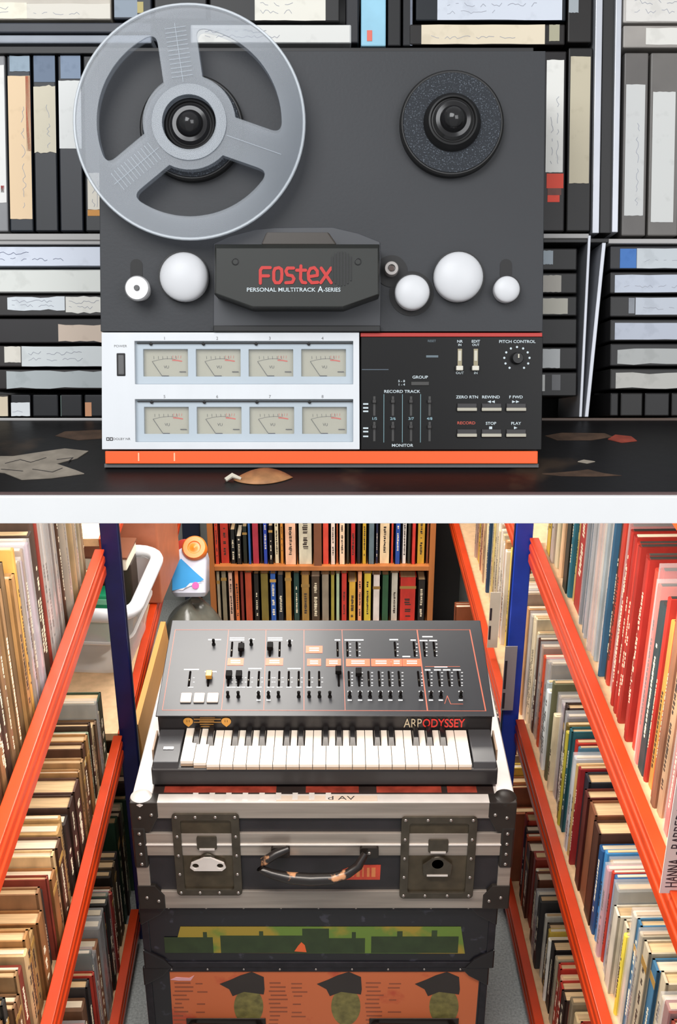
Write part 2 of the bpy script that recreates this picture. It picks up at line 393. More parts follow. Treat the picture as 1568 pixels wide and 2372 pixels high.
for a, b in ((246, 253), (254, 261)):
    u0, u1, v0, v1 = PR(a, 1013, b, 1021, 0.0037)
    obj('emblem_box', MB().plate([(u0, v0), (u1, v0), (u1, v1), (u0, v1)], [[(u0 + .0006, v0 + .0006), (u1 - .0006, v0 + .0006), (u1 - .0006, v1 - .0006), (u0 + .0006, v1 - .0006)]], 0.0034, 0.0037), M_ink, rec)
tx('DOLBY NR', 282, 1017, 5, M_ink, 0.0036, sx=1.15)

# ---- control panel
WC = 0.0012
for s, x, y, h, m, k in (('RESET', 1000, 790, 5, 'd', 1), ('NR', 1065, 791, 6, 'l', 1.1), ('IN', 1065, 799, 5, 'l', 1.1), ('OUT', 1065, 864, 5.5, 'l', 1.1), ('EDIT', 1102, 791, 6, 'l', 1.1), ('OUT', 1102, 799, 5, 'l', 1.1), ('IN', 1102, 864, 5.5, 'l', 1.1),
        ('PITCH CONTROL', 1198, 791.5, 6.5, 'l', 1.15), ('GROUP', 973, 874, 6.5, 'l', 1.15), ('5 - 8', 930, 883, 5, 'l', 1.2), ('1 - 4', 930, 891, 5, 'l', 1.2), ('RECORD TRACK', 931, 907, 6.5, 'l', 1.2), ('MONITOR', 932, 1032, 6.5, 'l', 1.15),
        ('1/5', 867, 970, 6, 'c', 1.2), ('2/6', 910, 970, 6, 'c', 1.2), ('3/7', 952, 970, 6, 'c', 1.2), ('4/8', 995, 970, 6, 'c', 1.2), ('ZERO RTN', 1082, 920, 6.5, 'l', 1.15), ('REWIND', 1137, 920, 6.5, 'l', 1.15), ('F FWD', 1195, 920, 6.5, 'l', 1.15),
        ('RECORD', 1080, 980, 6.5, 'r', 1.15), ('STOP', 1137, 981, 6.5, 'l', 1.1), ('PLAY', 1195, 981, 6.5, 'l', 1.1)):
    tx(s, x, y, h, {'l': M_ltxt, 'c': mat('cyan_lettering', '8FAFB8', 0.5), 'd': mat('dim_lettering', '5E6C74', 0.5), 'r': M_redmark}[m], WC, sx=k, bold=0.012)
def tri(px, py, w, sgn, s=4.0): return [P(px - sgn * s, py - s * .8, w), P(px - sgn * s, py + s * .8, w), P(px + sgn * s, py, w)]
sy = MB()
for px, py, g in ((1133, 930.5, -1), (1142, 930.5, -1), (1190, 930.5, 1), (1199, 930.5, 1), (1194.5, 991, 1)): sy.plate(tri(px, py, WC, g), [], 0.0008, WC)
q = PR(1133, 988, 1140, 994, WC); sy.box(q[0], q[1], q[2], q[3], 0.0008, WC)
obj('transport_symbols', sy, M_ltxt, rec)
M_cyan = mat('cyan_line', '7FA4AC', 0.5); M_slot = mat('fader_slot', '3A3836', 0.5)
for x in (889, 932, 974): rect_px('track_line', M_cyan, x - 0.6, 913, x + 0.6, 1025, 0.0005, WC)
rect_px('memory_bar', mat('dim_lettering', '5E6C74'), 987, 823, 1015, 828, 0.0005, WC)
rect_px('counter_line', mat('dim_blue_line', '4A5560', 0.5), 838, 855, 900, 857, 0.0005, WC)
rect_px('group_bar', M_slot, 952, 884, 994, 893, 0.0005, 0.002, 0.0004)
for x in (867, 910, 952, 995):
    for a, b in ((918, 963), (977, 1022)):
        sl = rect_px('fader_slot', M_slot, x - 2.5, a, x + 2.5, b, 0.0005, WC)
        rect_px('fader_cap', mat('black_fader_cap', '312E2D', 0.4), x - 4.5, a + 8, x + 4.5, a + 16, 0.001, 0.004, 0.0005, parent=sl)
for y in (936, 945, 953, 992, 1000, 1011): rect_px('tiny_caption', M_ltxt, 841, y - 2, 853, y + 1.5, 0.0005, WC)
for x in (1065, 1102):
    ss = rect_px('slide_switch', mat('brass_slot', '9A8F72', 0.45), x - 5, 808, x + 5, 851, 0.0005, 0.0014)
    rect_px('slot_light', M_cream, x - 3.5, 812, x + 3.5, 836, 0.001, 0.0018, parent=ss)
    rect_px('switch_cap', mat('ivory_cap', 'DBD5C6', 0.4), x - 8, 847, x + 8, 858, 0.001, 0.006, 0.0006, parent=ss)
ku, kv = P(1198, 830, 0.003)
dial = obj('pitch_knob', MB().lathe([(0.0048, 0.0008), (0.0046, 0.006), (0.0040, 0.0075)], 24, (ku, kv, 0)), M_rub, rec)
rect_px('knob_pointer', M_cream, 1200, 820, 1203, 829, 0.0075, 0.008, parent=dial)
dots = MB()
for k in range(11):
    a = math.radians(-120 - 30 * k + 0) if False else math.radians(235 - 29 * k)
    dots.lathe([(0.0006, 0.0006), (0.0009, WC)], 8, (ku + 0.0100 * math.cos(a), kv + 0.0090 * math.sin(a), 0), False)
obj('dial_marks', dots, M_ltxt, rec)
for y in (948, 1008):
    for xa, xb in ((1059, 1105), (1116, 1162), (1173, 1219)):
        k = rect_px('transport_button', mat('black_button', '2B2829', 0.4), xa, y - 14, xb, y + 6, 0.0005, 0.003, 0.0006)
        rect_px('button_edge', mat('pale_button_edge', 'B0AA9A', 0.4), xa, y - 3.5, xb, y + 4, 0.0028, 0.0042, 0.0004, parent=k)
for s_, x_, y_ in (): pass

# ---- reel spindles
def turntable(px, py, label, uv=None):
    w = 0.010; u, v = uv or P(px, py, w); s = S(w, py)
    t = obj('turntable', MB().lathe([(121 * s, 0), (121 * s, 0.008), (117 * s, 0.0095), (114 * s, 0.0095), (113 * s, 0.007)], 64), M_rub, rec, T((u, v, 0)), label=label)
    obj('felt_pad', MB().plate(circle(0, 0, 113 * s, 64), [circle(0, 0, 66 * s, 48)], 0.004, 0.0102), M_felt, t)
    obj('spindle_hub', MB().lathe([(68 * s, 0.004), (66 * s, 0.012), (60 * s, 0.015), (56 * s, 0.018), (52 * s, 0.0185), (50 * s, 0.017), (48 * s, 0.0175)], 48), M_rub, t)
    obj('spindle_cap', MB().lathe([(47 * s, 0.014), (46 * s, 0.0185), (40 * s, 0.0205), (31 * s, 0.0208), (29 * s, 0.0225), (26 * s, 0.0255), (19 * s, 0.0285), (9 * s, 0.0302), (0.5 * s, 0.0306)], 48), M_hubblk, t)
    return t, u, v
tt1, tu, tv = turntable(1047, 284, 'bare black reel turntable at right')
# left one sits behind the reel
tt0, ru, rv = turntable(437, 290, 'black reel turntable behind the clear reel', P(438, 283, 0.024))

# ---- rollers, guides
def lathe_at(name, px, py, w, prof, m, parent=None, n=40, label=None):
    u, v = P(px, py, w); return obj(name, MB().lathe(prof, n), m, parent or rec, T((u, v, 0)), label=label)
def dome(name, px, py, rpx, h, label):
    s = S(h * 0.7, py); r = rpx * s
    base = lathe_at(name, px, py, h * 0.7, [(r * 0.99, 0.002), (r, h * 0.25), (r, h * 0.72)] + [(r * math.cos(a), h * 0.72 + r * 0.42 * math.sin(a)) for a in [math.radians(d) for d in (10, 20, 30, 40, 50, 60, 70, 80, 89)]], M_knob, label=label)
    lathe_at('roller_skirt', px, py, 0.002, [(r * 1.06, 0), (r * 1.06, 0.004), (r * 0.8, 0.0045)], M_rub)
    return base
dome('guide_roller', 426, 641, 56, 0.015, 'large white roller left of the head cover')
dome('guide_roller', 1062, 641, 57, 0.015, 'large white roller right of the head cover')
dome('pinch_roller', 955, 677, 40, 0.018, 'medium white pinch roller')
dome('tension_roller', 1174, 670, 30, 0.014, 'small white tension roller')
u, v = P(317, 667, 0.02); s_ = S(0.02, 667)
md_ = obj('tension_pulley', MB().lathe([(24 * s_, 0.002), (24 * s_, 0.014), (29 * s_, 0.015), (29 * s_, 0.0185), (26 * s_, 0.0205), (6 * s_, 0.0205), (5 * s_, 0.019), (3 * s_, 0.019)], 40), mat('bright_metal_disc', 'D4D2D2', 0.35, metal=0.25), rec, T((u, v, 0)), label='small metal disc guide')
obj('pulley_screw', MB().lathe([(7 * s_, 0.02), (6 * s_, 0.0225), (3 * s_, 0.0225)], 20), M_grey, md_)
for x, y0, y1 in ((316, 600, 655), (1172, 600, 650)):
    u0, u1, v0, v1 = PR(x - 14, y0, x + 14, y1, 0.0004); obj('guide_slot', MB().plate(rrect(u0, u1, v0, v1, (u1 - u0) * 0.49), [], -0.001, 0.0004), M_dark, rec)
u, v = P(907, 621, 0.012); s_ = S(0.012, 621)
obj('capstan_recess', MB().plate(circle(*P(907, 628, .001), 37 * s_, 40), [], -0.001, 0.001), M_dark, rec)
g_ = obj('capstan_sleeve', MB().lathe([(17 * s_, 0), (17 * s_, 0.010), (15 * s_, 0.012), (9 * s_, 0.012), (8 * s_, 0.009)], 32), mat('grey_metal_bush', 'A29C98', 0.4, metal=0.3), rec, T((u, v, 0)))
obj('capstan_pin', MB().lathe([(6 * s_, 0.004), (6 * s_, 0.0115)], 20), mat('brown_pin', '4A332A', 0.4), g_)
obj('roller_recess', MB().plate(circle(*P(953, 680, .001), 52 * s_, 48), [], -0.001, 0.0008), M_dark, rec)

# ---- head cover
plate_pix = [(494, 600), (494, 565), (530, 548), (590, 532), (640, 527), (770, 526), (830, 540), (880, 560), (882, 600), (881, 756), (494, 756)]
obj('head_plate', MB().plate([P(x, y, 0.0012) for x, y in reversed(plate_pix)], [], -0.002, 0.0012), mat('head_plate_grey', '414246', 0.45, var=0.06), rec, bevel=0.0006)
rect_px('head_plate_lip', M_rub, 494, 754, 881, 768, -0.001, 0.006, 0.0006)
WH = 0.034
hc_pix = [(500, 575), (876, 575), (876, 682), (794, 711), (585, 711), (499, 680)]
back_pix = [(497, 566), (879, 566), (879, 684), (796, 714), (583, 714), (496, 682)]
front = [P(x, y, WH) for x, y in reversed(hc_pix)]
hm = MB(); bk = [P(x, y, 0.026) for x, y in reversed(back_pix)]
k = len(front)
vs_ = [(p[0], p[1], 0.001) for p in bk] + [(p[0], p[1], 0.026) for p in bk] + [(p[0], p[1], WH) for p in front]
fs_ = [tuple(range(2 * k, 3 * k))]
for i in range(k):
    j = (i + 1) % k; fs_ += [(i, j, j + k, i + k), (i + k, j + k, j + 2 * k, i + 2 * k)]
hm.add(vs_, fs_)
cover = obj('head_cover', hm, M_olive, rec, bevel=0.0006, label='olive black tape head cover')
tab = [(617, 538), (761, 538), (780, 566), (605, 566)]
obj('lift_tab', MB().plate([P(x, y, 0.022) for x, y in reversed(tab)], [], 0.006, 0.022), mat('brown_black_tab', '3A322A', 0.4), cover, bevel=0.001)
for x, y in ((545, 606), (829, 606)):
    u, v = P(x, y, WH); sc = obj('cover_screw', MB().lathe([(9 * sq * .9, WH - 0.001), (9 * sq * .9, WH + 0.0004), (7 * sq * .9, WH + 0.0006), (6 * sq * .9, WH - 0.0005)], 24), M_rub, cover, T((u, v, 0)))
gr = MB()
for i in range(7):
    x = 768 + 7.2 * i; hh = 40 * math.sqrt(max(0.1, 1 - ((i - 3) / 4.2) ** 2)); u0, u1, v0, v1 = PR(x, 622 - hh, x + 3, 622 + hh, WH + 0.0008); gr.box(u0, u1, v0, v1, WH - 0.001, WH + 0.0008)
obj('cover_grille', gr, M_rub, cover)
# wordmark drawn with a thick round pen
def cap(px, py): return P(px, py, WH + 0.0006)
def st_px(lst): return [[cap(x, y) for x, y in s] for s in lst]
word = [[(603, 656), (603, 626), (607, 620), (626, 620)], [(605, 639), (622, 639)],
        [(634, 630), (637, 622), (646, 620), (652, 624), (653, 634), (652, 648), (647, 655), (638, 655), (634, 648), (634, 630)],
        [(680, 621), (666, 621), (662, 628), (666, 637), (677, 639), (681, 646), (677, 654), (662, 655)],
        [(697, 616), (696, 646), (700, 654), (708, 655)], [(687, 626), (708, 626)],
        [(715, 641), (735, 638), (735, 628), (728, 620), (719, 622), (714, 632), (715, 647), (722, 655), (736, 654)],
        [(744, 621), (767, 655)], [(767, 621), (743, 655)]]
obj('wordmark', ribbon(st_px(word), 7.2 * S(WH, 640), WH - 0.0004, WH + 0.0006), mat('red_wordmark', 'BE2018', 0.45, var=0.05), cover, label='red maker wordmark')
u, v = P(571, 671.5, WH + 0.0003)
text('PERSONAL MULTITRACK', 9.0 * S(WH, 670) / 0.70, M_ltxt, cover, T((u, v, WH + 0.0003)), align='LEFT', sx=1.11, bold=0.01)
u, v = P(736, 670.5, WH + 0.0003)
text('A', 13.5 * S(WH, 670) / 0.70, M_ltxt, cover, T((u, v, WH + 0.0003)), align='LEFT', sx=0.95, bold=0.01)
u, v = P(749, 671.5, WH + 0.0003)
text('-SERIES', 9.0 * S(WH, 670) / 0.70, M_ltxt, cover, T((u, v, WH + 0.0003)), align='LEFT', sx=1.0, bold=0.01)

# ================================================================ clear reel (a thing of its own on the left spindle)
WR = 0.024
rc_u, rc_v = ru, rv; sr = S(WR, 281); R = 266 * sr
def reel_mat(name, col, fac, rough):
    m = bpy.data.materials.new(name); m.use_nodes = True; nt = m.node_tree; N = nt.nodes; L = nt.links
    b = N['Principled BSDF']; b.inputs['Roughness'].default_value = rough; b.inputs['Specular IOR Level'].default_value = 1.0
    nz = N.new('ShaderNodeTexNoise'); nz.inputs['Scale'].default_value = 30; tc = N.new('ShaderNodeTexCoord'); L.new(tc.outputs['Object'], nz.inputs['Vector'])
    mx = N.new('ShaderNodeMix'); mx.data_type = 'RGBA'; c = lin(col); mx.inputs['A'].default_value = tuple(v * .8 for v in c[:3]) + (1,); mx.inputs['B'].default_value = c
    L.new(nz.outputs['Fac'], mx.inputs['Factor']); L.new(mx.outputs['Result'], b.inputs['Base Color'])
    tr_ = N.new('ShaderNodeBsdfTransparent'); tr_.inputs[0].default_value = (0.97, 0.98, 1, 1); ms = N.new('ShaderNodeMixShader'); ms.inputs[0].default_value = fac
    L.new(tr_.outputs[0], ms.inputs[1]); L.new(b.outputs[0], ms.inputs[2]); L.new(ms.outputs[0], N['Material Output'].inputs['Surface'])
    return m
M_reel = reel_mat('clear_reel_plastic', '666F78', 0.34, 0.20)
M_reel2 = reel_mat('clear_reel_plastic_rear', '7A848E', 0.10, 0.20)
M_reelhub = reel_mat('clear_reel_hub', '8A939B', 0.45, 0.2)
reel = empty('tape_reel', UP @ T((rc_u, rc_v, 0.0)), 'large empty clear plastic tape reel with three spokes on the left spindle', 'tape reel')
def fillet(pts, corners, r, n=6):
    out = []
    m = len(pts)
    for i, p in enumerate(pts):
        if i not in corners: out.append(p); continue
        p = Vector(p); a = Vector(pts[i - 1]) - p; b = Vector(pts[(i + 1) % m]) - p
        ang = a.angle(b); d = min(r / math.tan(ang / 2), a.length * 0.48 if a.length > r else r, b.length * 0.98 if b.length > 2 * r else b.length * .6)
        s0 = p + a.normalized() * d; s1 = p + b.normalized() * d
        for k in range(n + 1):
            t = k / n; q = s0 * (1 - t) ** 2 + p * (2 * t * (1 - t)) + s1 * t ** 2; out.append((q.x, q.y))
    return out
def window(a0, a1, hw, ro, ri, rad):
    """opening between the spokes at angles a0 < a1 (degrees)"""
    def off(a, s): d = Vector((math.cos(a), math.sin(a))); nn = Vector((-d.y, d.x)); return d, nn * (hw * s)
    A0, A1 = math.radians(a0), math.radians(a1)
    d0, n0 = off(A0, 1); d1, n1 = off(A1, -1)
    c0 = d0 * math.sqrt(ro ** 2 - hw ** 2) + n0; c1 = d1 * math.sqrt(ro ** 2 - hw ** 2) + n1
    i0 = d0 * math.sqrt(ri ** 2 - hw ** 2) + n0; i1 = d1 * math.sqrt(ri ** 2 - hw ** 2) + n1
    t0 = math.atan2(c0.y, c0.x); t1 = math.atan2(c1.y, c1.x)
    if t1 < t0: t1 += 2 * math.pi
    arcp = [(ro * math.cos(t0 + (t1 - t0) * k / 28), ro * math.sin(t0 + (t1 - t0) * k / 28)) for k in range(29)]
    e0 = math.atan2(i0.y, i0.x); e1 = math.atan2(i1.y, i1.x)
    if e1 < e0: e1 += 2 * math.pi
    inn = [(ri * math.cos(e1 + (e0 - e1) * k / 10), ri * math.sin(e1 + (e0 - e1) * k / 10)) for k in range(11)]
    # round the two outer corners by easing the arc ends toward the spoke edge
    def eased(c, d, first):
        p = Vector(c); s0 = p - d * rad; tt = rad / ro * 1.0
        th = (t0 + tt) if first else (t1 - tt)
        s1 = Vector((ro * math.cos(th), ro * math.sin(th)))
        qs = [s0 * (1 - t) ** 2 + p * (2 * t * (1 - t)) + s1 * t ** 2 for t in [k / 7 for k in range(8)]]
        return [(q.x, q.y) for q in (qs if first else reversed(qs))], tt
    f, tt = eased(c0, d0, True); l, _ = eased(c1, d1, False)
    mid = [(ro * math.cos(t0 + tt + (t1 - t0 - 2 * tt) * k / 26), ro * math.sin(t0 + tt + (t1 - t0 - 2 * tt) * k / 26)) for k in range(1, 26)]
    return f + mid + l + inn
SP = (98, 219, 341)
holes = [window(SP[i], SP[(i + 1) % 3], 46 * sr, 214 * sr, 108 * sr, 24 * sr) for i in range(3)] + [circle(0, 0, 64 * sr, 48)]
fl = MB().plate(circle(0, 0, R, 96), holes, WR - 0.0018, WR)
obj('front_flange', fl, M_reel, reel, bevel=0.0007)
obj('rear_flange', fl.mesh('rear_flange'), M_reel2, reel, T((0, 0, -0.0085)))
obj('rim_bead', MB().tube([(R * math.cos(2 * math.pi * k / 96), R * math.sin(2 * math.pi * k / 96), WR - 0.0008) for k in range(96)], 0.0013, 6, True), clear('reel_rim', 'D4DAE0', 0.6, 0.12), reel)
obj('hub_ring', MB().plate(circle(0, 0, 87 * sr, 64), [circle(0, 0, 62 * sr, 48)], WR - 0.0085, WR + 0.0012), M_reelhub, reel, bevel=0.0008)
for a in SP:
    d = Vector((math.cos(math.radians(a)), math.sin(math.radians(a)))); p0 = d * 92 * sr; p1 = d * 225 * sr
    ticks = [[(p0.x, p0.y), (p1.x, p1.y)]]
    if a != 341:
        for k in range(12):
            q = d * (105 + 10 * k) * sr; nn = Vector((-d.y, d.x)) * 24 * sr
            ticks.append([tuple(q - nn), tuple(q + nn)])
    obj('spoke_scale', ribbon(ticks, 0.0005, WR, WR + 0.0003, 3), clear('moulded_mark', 'AEB8C2', 0.55, 0.2), reel)
# ================================================================ leaning tape rack behind the recorder
WS = -(Y_back - O.y) * math.cos(RAKE)
M_shelf = mat('pale_grey_shelf', 'A9A6A4', 0.5, var=0.12, scale=30, stretch=(0.2, 1, 1))
M_rackblk = mat('black_rack', '181616', 0.5, var=0.1)
M_wood = mat('dark_wood_edge', '4B382C', 0.5, var=0.3, scale=40, stretch=(0.1, 1, 1))
rv0 = P(784, 976, WS)[1]
rack = empty('tape_rack', UP @ T((0, rv0, WS)), 'dark leaning rack of video tape boxes behind the recorder', 'shelving')
def rk(name, m, x0, y0, x1, y1, w=0.0, d=0.115, bevel=0.0006):
    u0, u1, v0, v1 = PR(x0, y0, x1, y1, WS + w)
    return box(name, m, rack, u0, u1, v0 - rv0, v1 - rv0, w - d, w, bevel)
u0, u1, v0, v1 = PR(-330, -160, 1900, 976, WS)
box('back_panel', M_rackblk, rack, u0, u1, 0.0, v1 - rv0, -0.125, -0.116)
for xs_ in ((-342, -330), (1900, 1912)):
    a_, b_ = P(xs_[0], 488, WS)[0], P(xs_[1], 488, WS)[0]; box('side_panel', M_rackblk, rack, a_, b_, 0.0, v1 - rv0, -0.125, 0.0, 0.001)
for a in ((-330, 968, 240, 978), (1245, 968, 1900, 976)): rk('shelf_board', M_shelf if a[0] < 0 else M_wood, *a)
rk('shelf_board', M_shelf, -330, 541, 236, 556); rk('shelf_board', M_shelf, -330, 556, 236, 566, -0.002)
rk('shelf_board', M_shelf, 1258, 541, 1364, 552); rk('shelf_board', M_shelf, 1410, 553, 1900, 564); rk('shelf_board', M_rackblk, 1258, 552, 1412, 562, -0.002)
rk('shelf_board', M_rackblk, -330, 107, 240, 124, -0.001); rk('shelf_board', M_rackblk, 240, 110, 1236, 122, -0.001); rk('shelf_board', M_rackblk, -330, -170, 1900, -150)
M_strip = mat('pale_metal_strip', 'B9BBC2', 0.35, metal=0.3, var=0.08)
for a in ((1376, -150, 1392, 540), (1422, -150, 1436, 538)): rk('upright', M_strip, *a)
rk('upright', M_rackblk, 1393, -150, 1421, 540, -0.004); rk('upright', M_rackblk, 1378, 566, 1392, 966, -0.105, 0.01)
def slant(x0t, x0b, y0, y1, wd):
    a, b, c, d = P(x0t, y0, WS), P(x0t + wd, y0, WS), P(x0b + wd, y1, WS), P(x0b, y1, WS)
    obj('upright', MB().plate([(p[0], p[1] - rv0) for p in (d, c, b, a)], [], -0.1, 0.0), M_strip, rack, bevel=0.0005)
slant(1362, 1341, 545, 966, 7); slant(1395, 1354, 562, 966, 9)
rk('upright', M_rackblk, 1343, 566, 1350, 966, -0.105, 0.01)

TAPES = [
 # x0,y0,x1,y1, case, labels[(x0,y0,x1,y1,colour)], text, depth step
 (-60, -60, 258, 47, 'C9C0B2', [(-60, 5, 62, 44, 'E9E2CF'), (62, 8, 258, 44, 'D8D2C6')], 'cream spined tape at the top left corner with a blue smear', -.004),
 (262, -60, 352, 47, '3E4653', [(262, 0, 318, 40, '8994A0'), (318, 4, 332, 30, 'B3A46A')], 'slate tape with grey blue label above the reel', -.006),
 (356, -60, 480, 47, '2B2A2B', [], 'black tape behind the top of the reel', -.006),
 (484, -60, 788, 52, '2E2C2C', [(590, -10, 754, 48, 'E4E0D4')], 'black tape with a long white label right of the reel top', -.003),
 (-60, 50, 352, 78, '565A66', [], 'slate grey tape lying flat above the left tape row', -.003),
 (-60, 79, 352, 106, '9AA0AA', [], 'pale grey tape lying flat under a slate one', -.003),
 (440, 55, 815, 106, 'C8C9C8', [(446, 58, 810, 104, 'DCDBD6')], 'long white tape lying flat above the recorder top', -.003),
 (800, -60, 832, 106, '33333A', [], 'dark tape standing beside the pale blue one', -.008),
 (835, -60, 895, 113, '9ED3EA', [(850, 70, 862, 95, 'E07060')], 'pale blue tape standing above the recorder', -.002),
 (897, -60, 930, 113, '1F1F22', [], 'black tape standing right of the pale blue one', -.005),
 (932, -60, 958, 113, '25252B', [(950, -10, 955, 110, '6C7280')], 'black tape with a thin grey stripe above the recorder', -.005),
 (962, -60, 1312, 50, '1E2630', [(1013, -8, 1302, 48, 'CBD0DA')], 'navy tape with a wide pale blue label above the recorder right', -.003),
 (948, 54, 1310, 110, '2A2422', [(976, 56, 1262, 108, 'DDCFB6'), (1272, 56, 1296, 96, 'A49F86')], 'dark tape with a cream label just above the recorder right', -.003),
 (-60, 122, 16, 538, '8A8A8C', [(-60, 150, 12, 470, 'E2E0DC'), (2, 430, 10, 446, 'C83030')], 'white tape at the left edge with a red mark', -.003),
 (18, 122, 75, 538, '2B3440', [(18, 175, 72, 508, 'E3C6A0'), (60, 176, 71, 350, 'EE6A48'), (22, 126, 70, 166, '8FA0AE')], 'dark tape with tan label and orange stripe', -.003),
 (77, 122, 133, 538, '232831', [(78, 196, 131, 355, 'CFC6B0'), (78, 126, 130, 190, '66758A')], 'dark tape with a torn beige label', -.003),
 (135, 122, 192, 538, '1D2230', [(136, 186, 188, 345, 'DDDDDA'), (140, 126, 188, 182, '7C8CA2')], 'navy tape with a short white label', -.003),
 (194, 122, 250, 538, '24262C', [(203, 400, 240, 486, 'D9D2C4'), (203, 486, 240, 500, 'C98A3C')], 'dark tape half hidden by the reel', -.003),
 (-60, 569, 262, 619, 'B7BDCB', [(-60, 572, 262, 617, 'D5DAE6')], 'pale blue tape with handwriting lying under the left shelf board', -.003),
 (-60, 622, 262, 680, 'A9A9A6', [(-60, 626, 262, 676, 'D9DAD4')], 'plain off-white tape second from the top of the left stack', -.003),
 (-60, 682, 262, 734, '3A3534', [(17, 686, 150, 720, 'D3D8DC'), (152, 685, 250, 727, 'DAD7CF')], 'dark tape with two torn white labels in the left stack', -.003),
 (-60, 736, 262, 797, '312C2E', [(135, 750, 250, 795, 'C8B5A4')], 'black tape with a scuffed tan patch in the left stack', -.003),
 (-60, 799, 262, 852, '463E3B', [(10, 802, 48, 840, 'DAD4C8'), (50, 800, 250, 850, 'CED2D2')], 'brown black tape with long white label in the left stack', -.003),
 (-60, 854, 262, 904, '37302F', [(15, 857, 250, 902, 'A9AFB0')], 'dark tape with a worn grey label at the stack bottom', -.003),
 (-60, 912, 21, 967, '4A4038', [(-60, 918, 20, 966, 'CFBFA6')], 'small box with tan label standing at the left counter edge', -.003),
 (23, 912, 72, 967, '2A2A30', [(25, 932, 70, 966, 'D3D6D8')], 'small dark box with a white label on the bottom shelf', -.003),
 (74, 912, 136, 967, '1F2026', [], 'small black box left of the thin green strip', -.004),
 (138, 912, 192, 967, '1F2026', [(138, 916, 142, 966, '61756E')], 'small black box with a thin green edge', -.004),
 (194, 912, 250, 967, '232328', [(197, 932, 212, 966, 'C98E66')], 'small black box with a copper tab', -.004),
 (1240, 112, 1311, 538, '262022', [(1265, 138, 1305, 400, 'DEDCD6'), (1266, 402, 1305, 436, 'D8442E'), (1268, 436, 1300, 452, '6A4038'), (1268, 452, 1296, 468, 'E04530')], 'tape with long white label and red end beside the recorder', -.003),
 (1313, 104, 1372, 538, '2A2726', [(1320, 130, 1366, 425, 'BEB49C')], 'dark tape with a tall beige label left of the metal uprights', -.003),
 (1314, -60, 1372, 100, '3A3634', [(1316, -10, 1340, 30, '9AA0A4')], 'dark tape at the top beside the metal uprights', -.003),
 (1442, 116, 1500, 548, '66625F', [(1448, 195, 1492, 500, 'C4C4C2')], 'grey tape with tall pale label right of the metal uprights', -.003),
 (1503, 116, 1575, 548, '6E6A66', [(1510, 212, 1562, 515, 'C9C9C6')], 'grey tape with pale lettered label near the right edge', -.003),
 (1442, -60, 1700, 54, 'BDB8B2', [(1450, -20, 1700, 50, 'D6D2CC')], 'pale tape lying flat in the top right corner', -.003),
 (1442, 57, 1700, 112, 'A09A94', [(1496, 64, 1700, 104, 'D8D5CE')], 'grey tape with cream label under the top right one', -.003),
 (1578, 116, 1640, 548, '5A5654', [], 'grey tape at the right border of the rack', -.003),
 (1240, 573, 1338, 628, '262424', [(1258, 580, 1281, 613, '9AA4AC')], 'black tape with a small blue grey tab right of the recorder', -.003),
 (1240, 630, 1338, 682, '2A2726', [(1257, 637, 1300, 677, 'A8A39A')], 'black tape with a square grey label right of the recorder', -.003),
 (1240, 684, 1338, 734, '262423', [(1254, 690, 1315, 728, 'B4B0A4')], 'black tape with a wider grey label third down beside the recorder', -.003),
 (1240, 736, 1338, 800, '211F1F', [], 'plain black tape box beside the recorder', -.004),
 (1240, 802, 1338, 858, '262424', [(1254, 808, 1297, 853, 'B4B6B6')], 'black tape with a white stamped label beside the control panel', -.003),
 (1240, 860, 1338, 920, '242222', [(1253, 868, 1262, 906, 'BDBDBA'), (1278, 868, 1298, 904, '6A6A6C')], 'black tape with two narrow labels near the counter', -.003),
 (1412, 567, 1700, 626, '3A3A40', [(1436, 576, 1474, 621, '3C70B4'), (1475, 575, 1700, 622, 'BFC4C8')], 'tape with a blue square and white label in the right stack', -.003),
 (1412, 628, 1700, 682, '3A3838', [(1424, 636, 1700, 678, 'BCC2CE')], 'tape with pale blue label second in the right stack', -.003),
 (1412, 684, 1700, 736, '383636', [(1456, 690, 1470, 726, '85888E'), (1472, 689, 1700, 729, 'BABFC8')], 'tape with a short pale label third in the right stack', -.003),
 (1412, 738, 1700, 792, '3A3838', [(1424, 747, 1700, 787, 'B3B8C4')], 'tape with bluish label fourth in the right stack', -.003),
 (1412, 794, 1700, 850, '363434', [(1430, 806, 1700, 846, 'A9AAA8')], 'tape with a torn grey handwritten label in the right stack', -.003),
 (1412, 852, 1700, 904, '343230', [(1426, 862, 1700, 901, 'B4B2AC')], 'tape with a worn pale label at the right stack bottom', -.003),
 (1412, 908, 1434, 966, '252222', [], 'first small black box under the right tape stack', -.003),
 (1436, 908, 1490, 966, '2B2826', [], 'second small black box under the right tape stack', -.004),
 (1492, 908, 1552, 966, '242122', [], 'third small black box under the right tape stack', -.003),
 (1554, 908, 1640, 966, '292624', [], 'fourth small black box under the right tape stack', -.004),
]
M_pen = mat('blue_black_pen', '5A607A', 0.6)
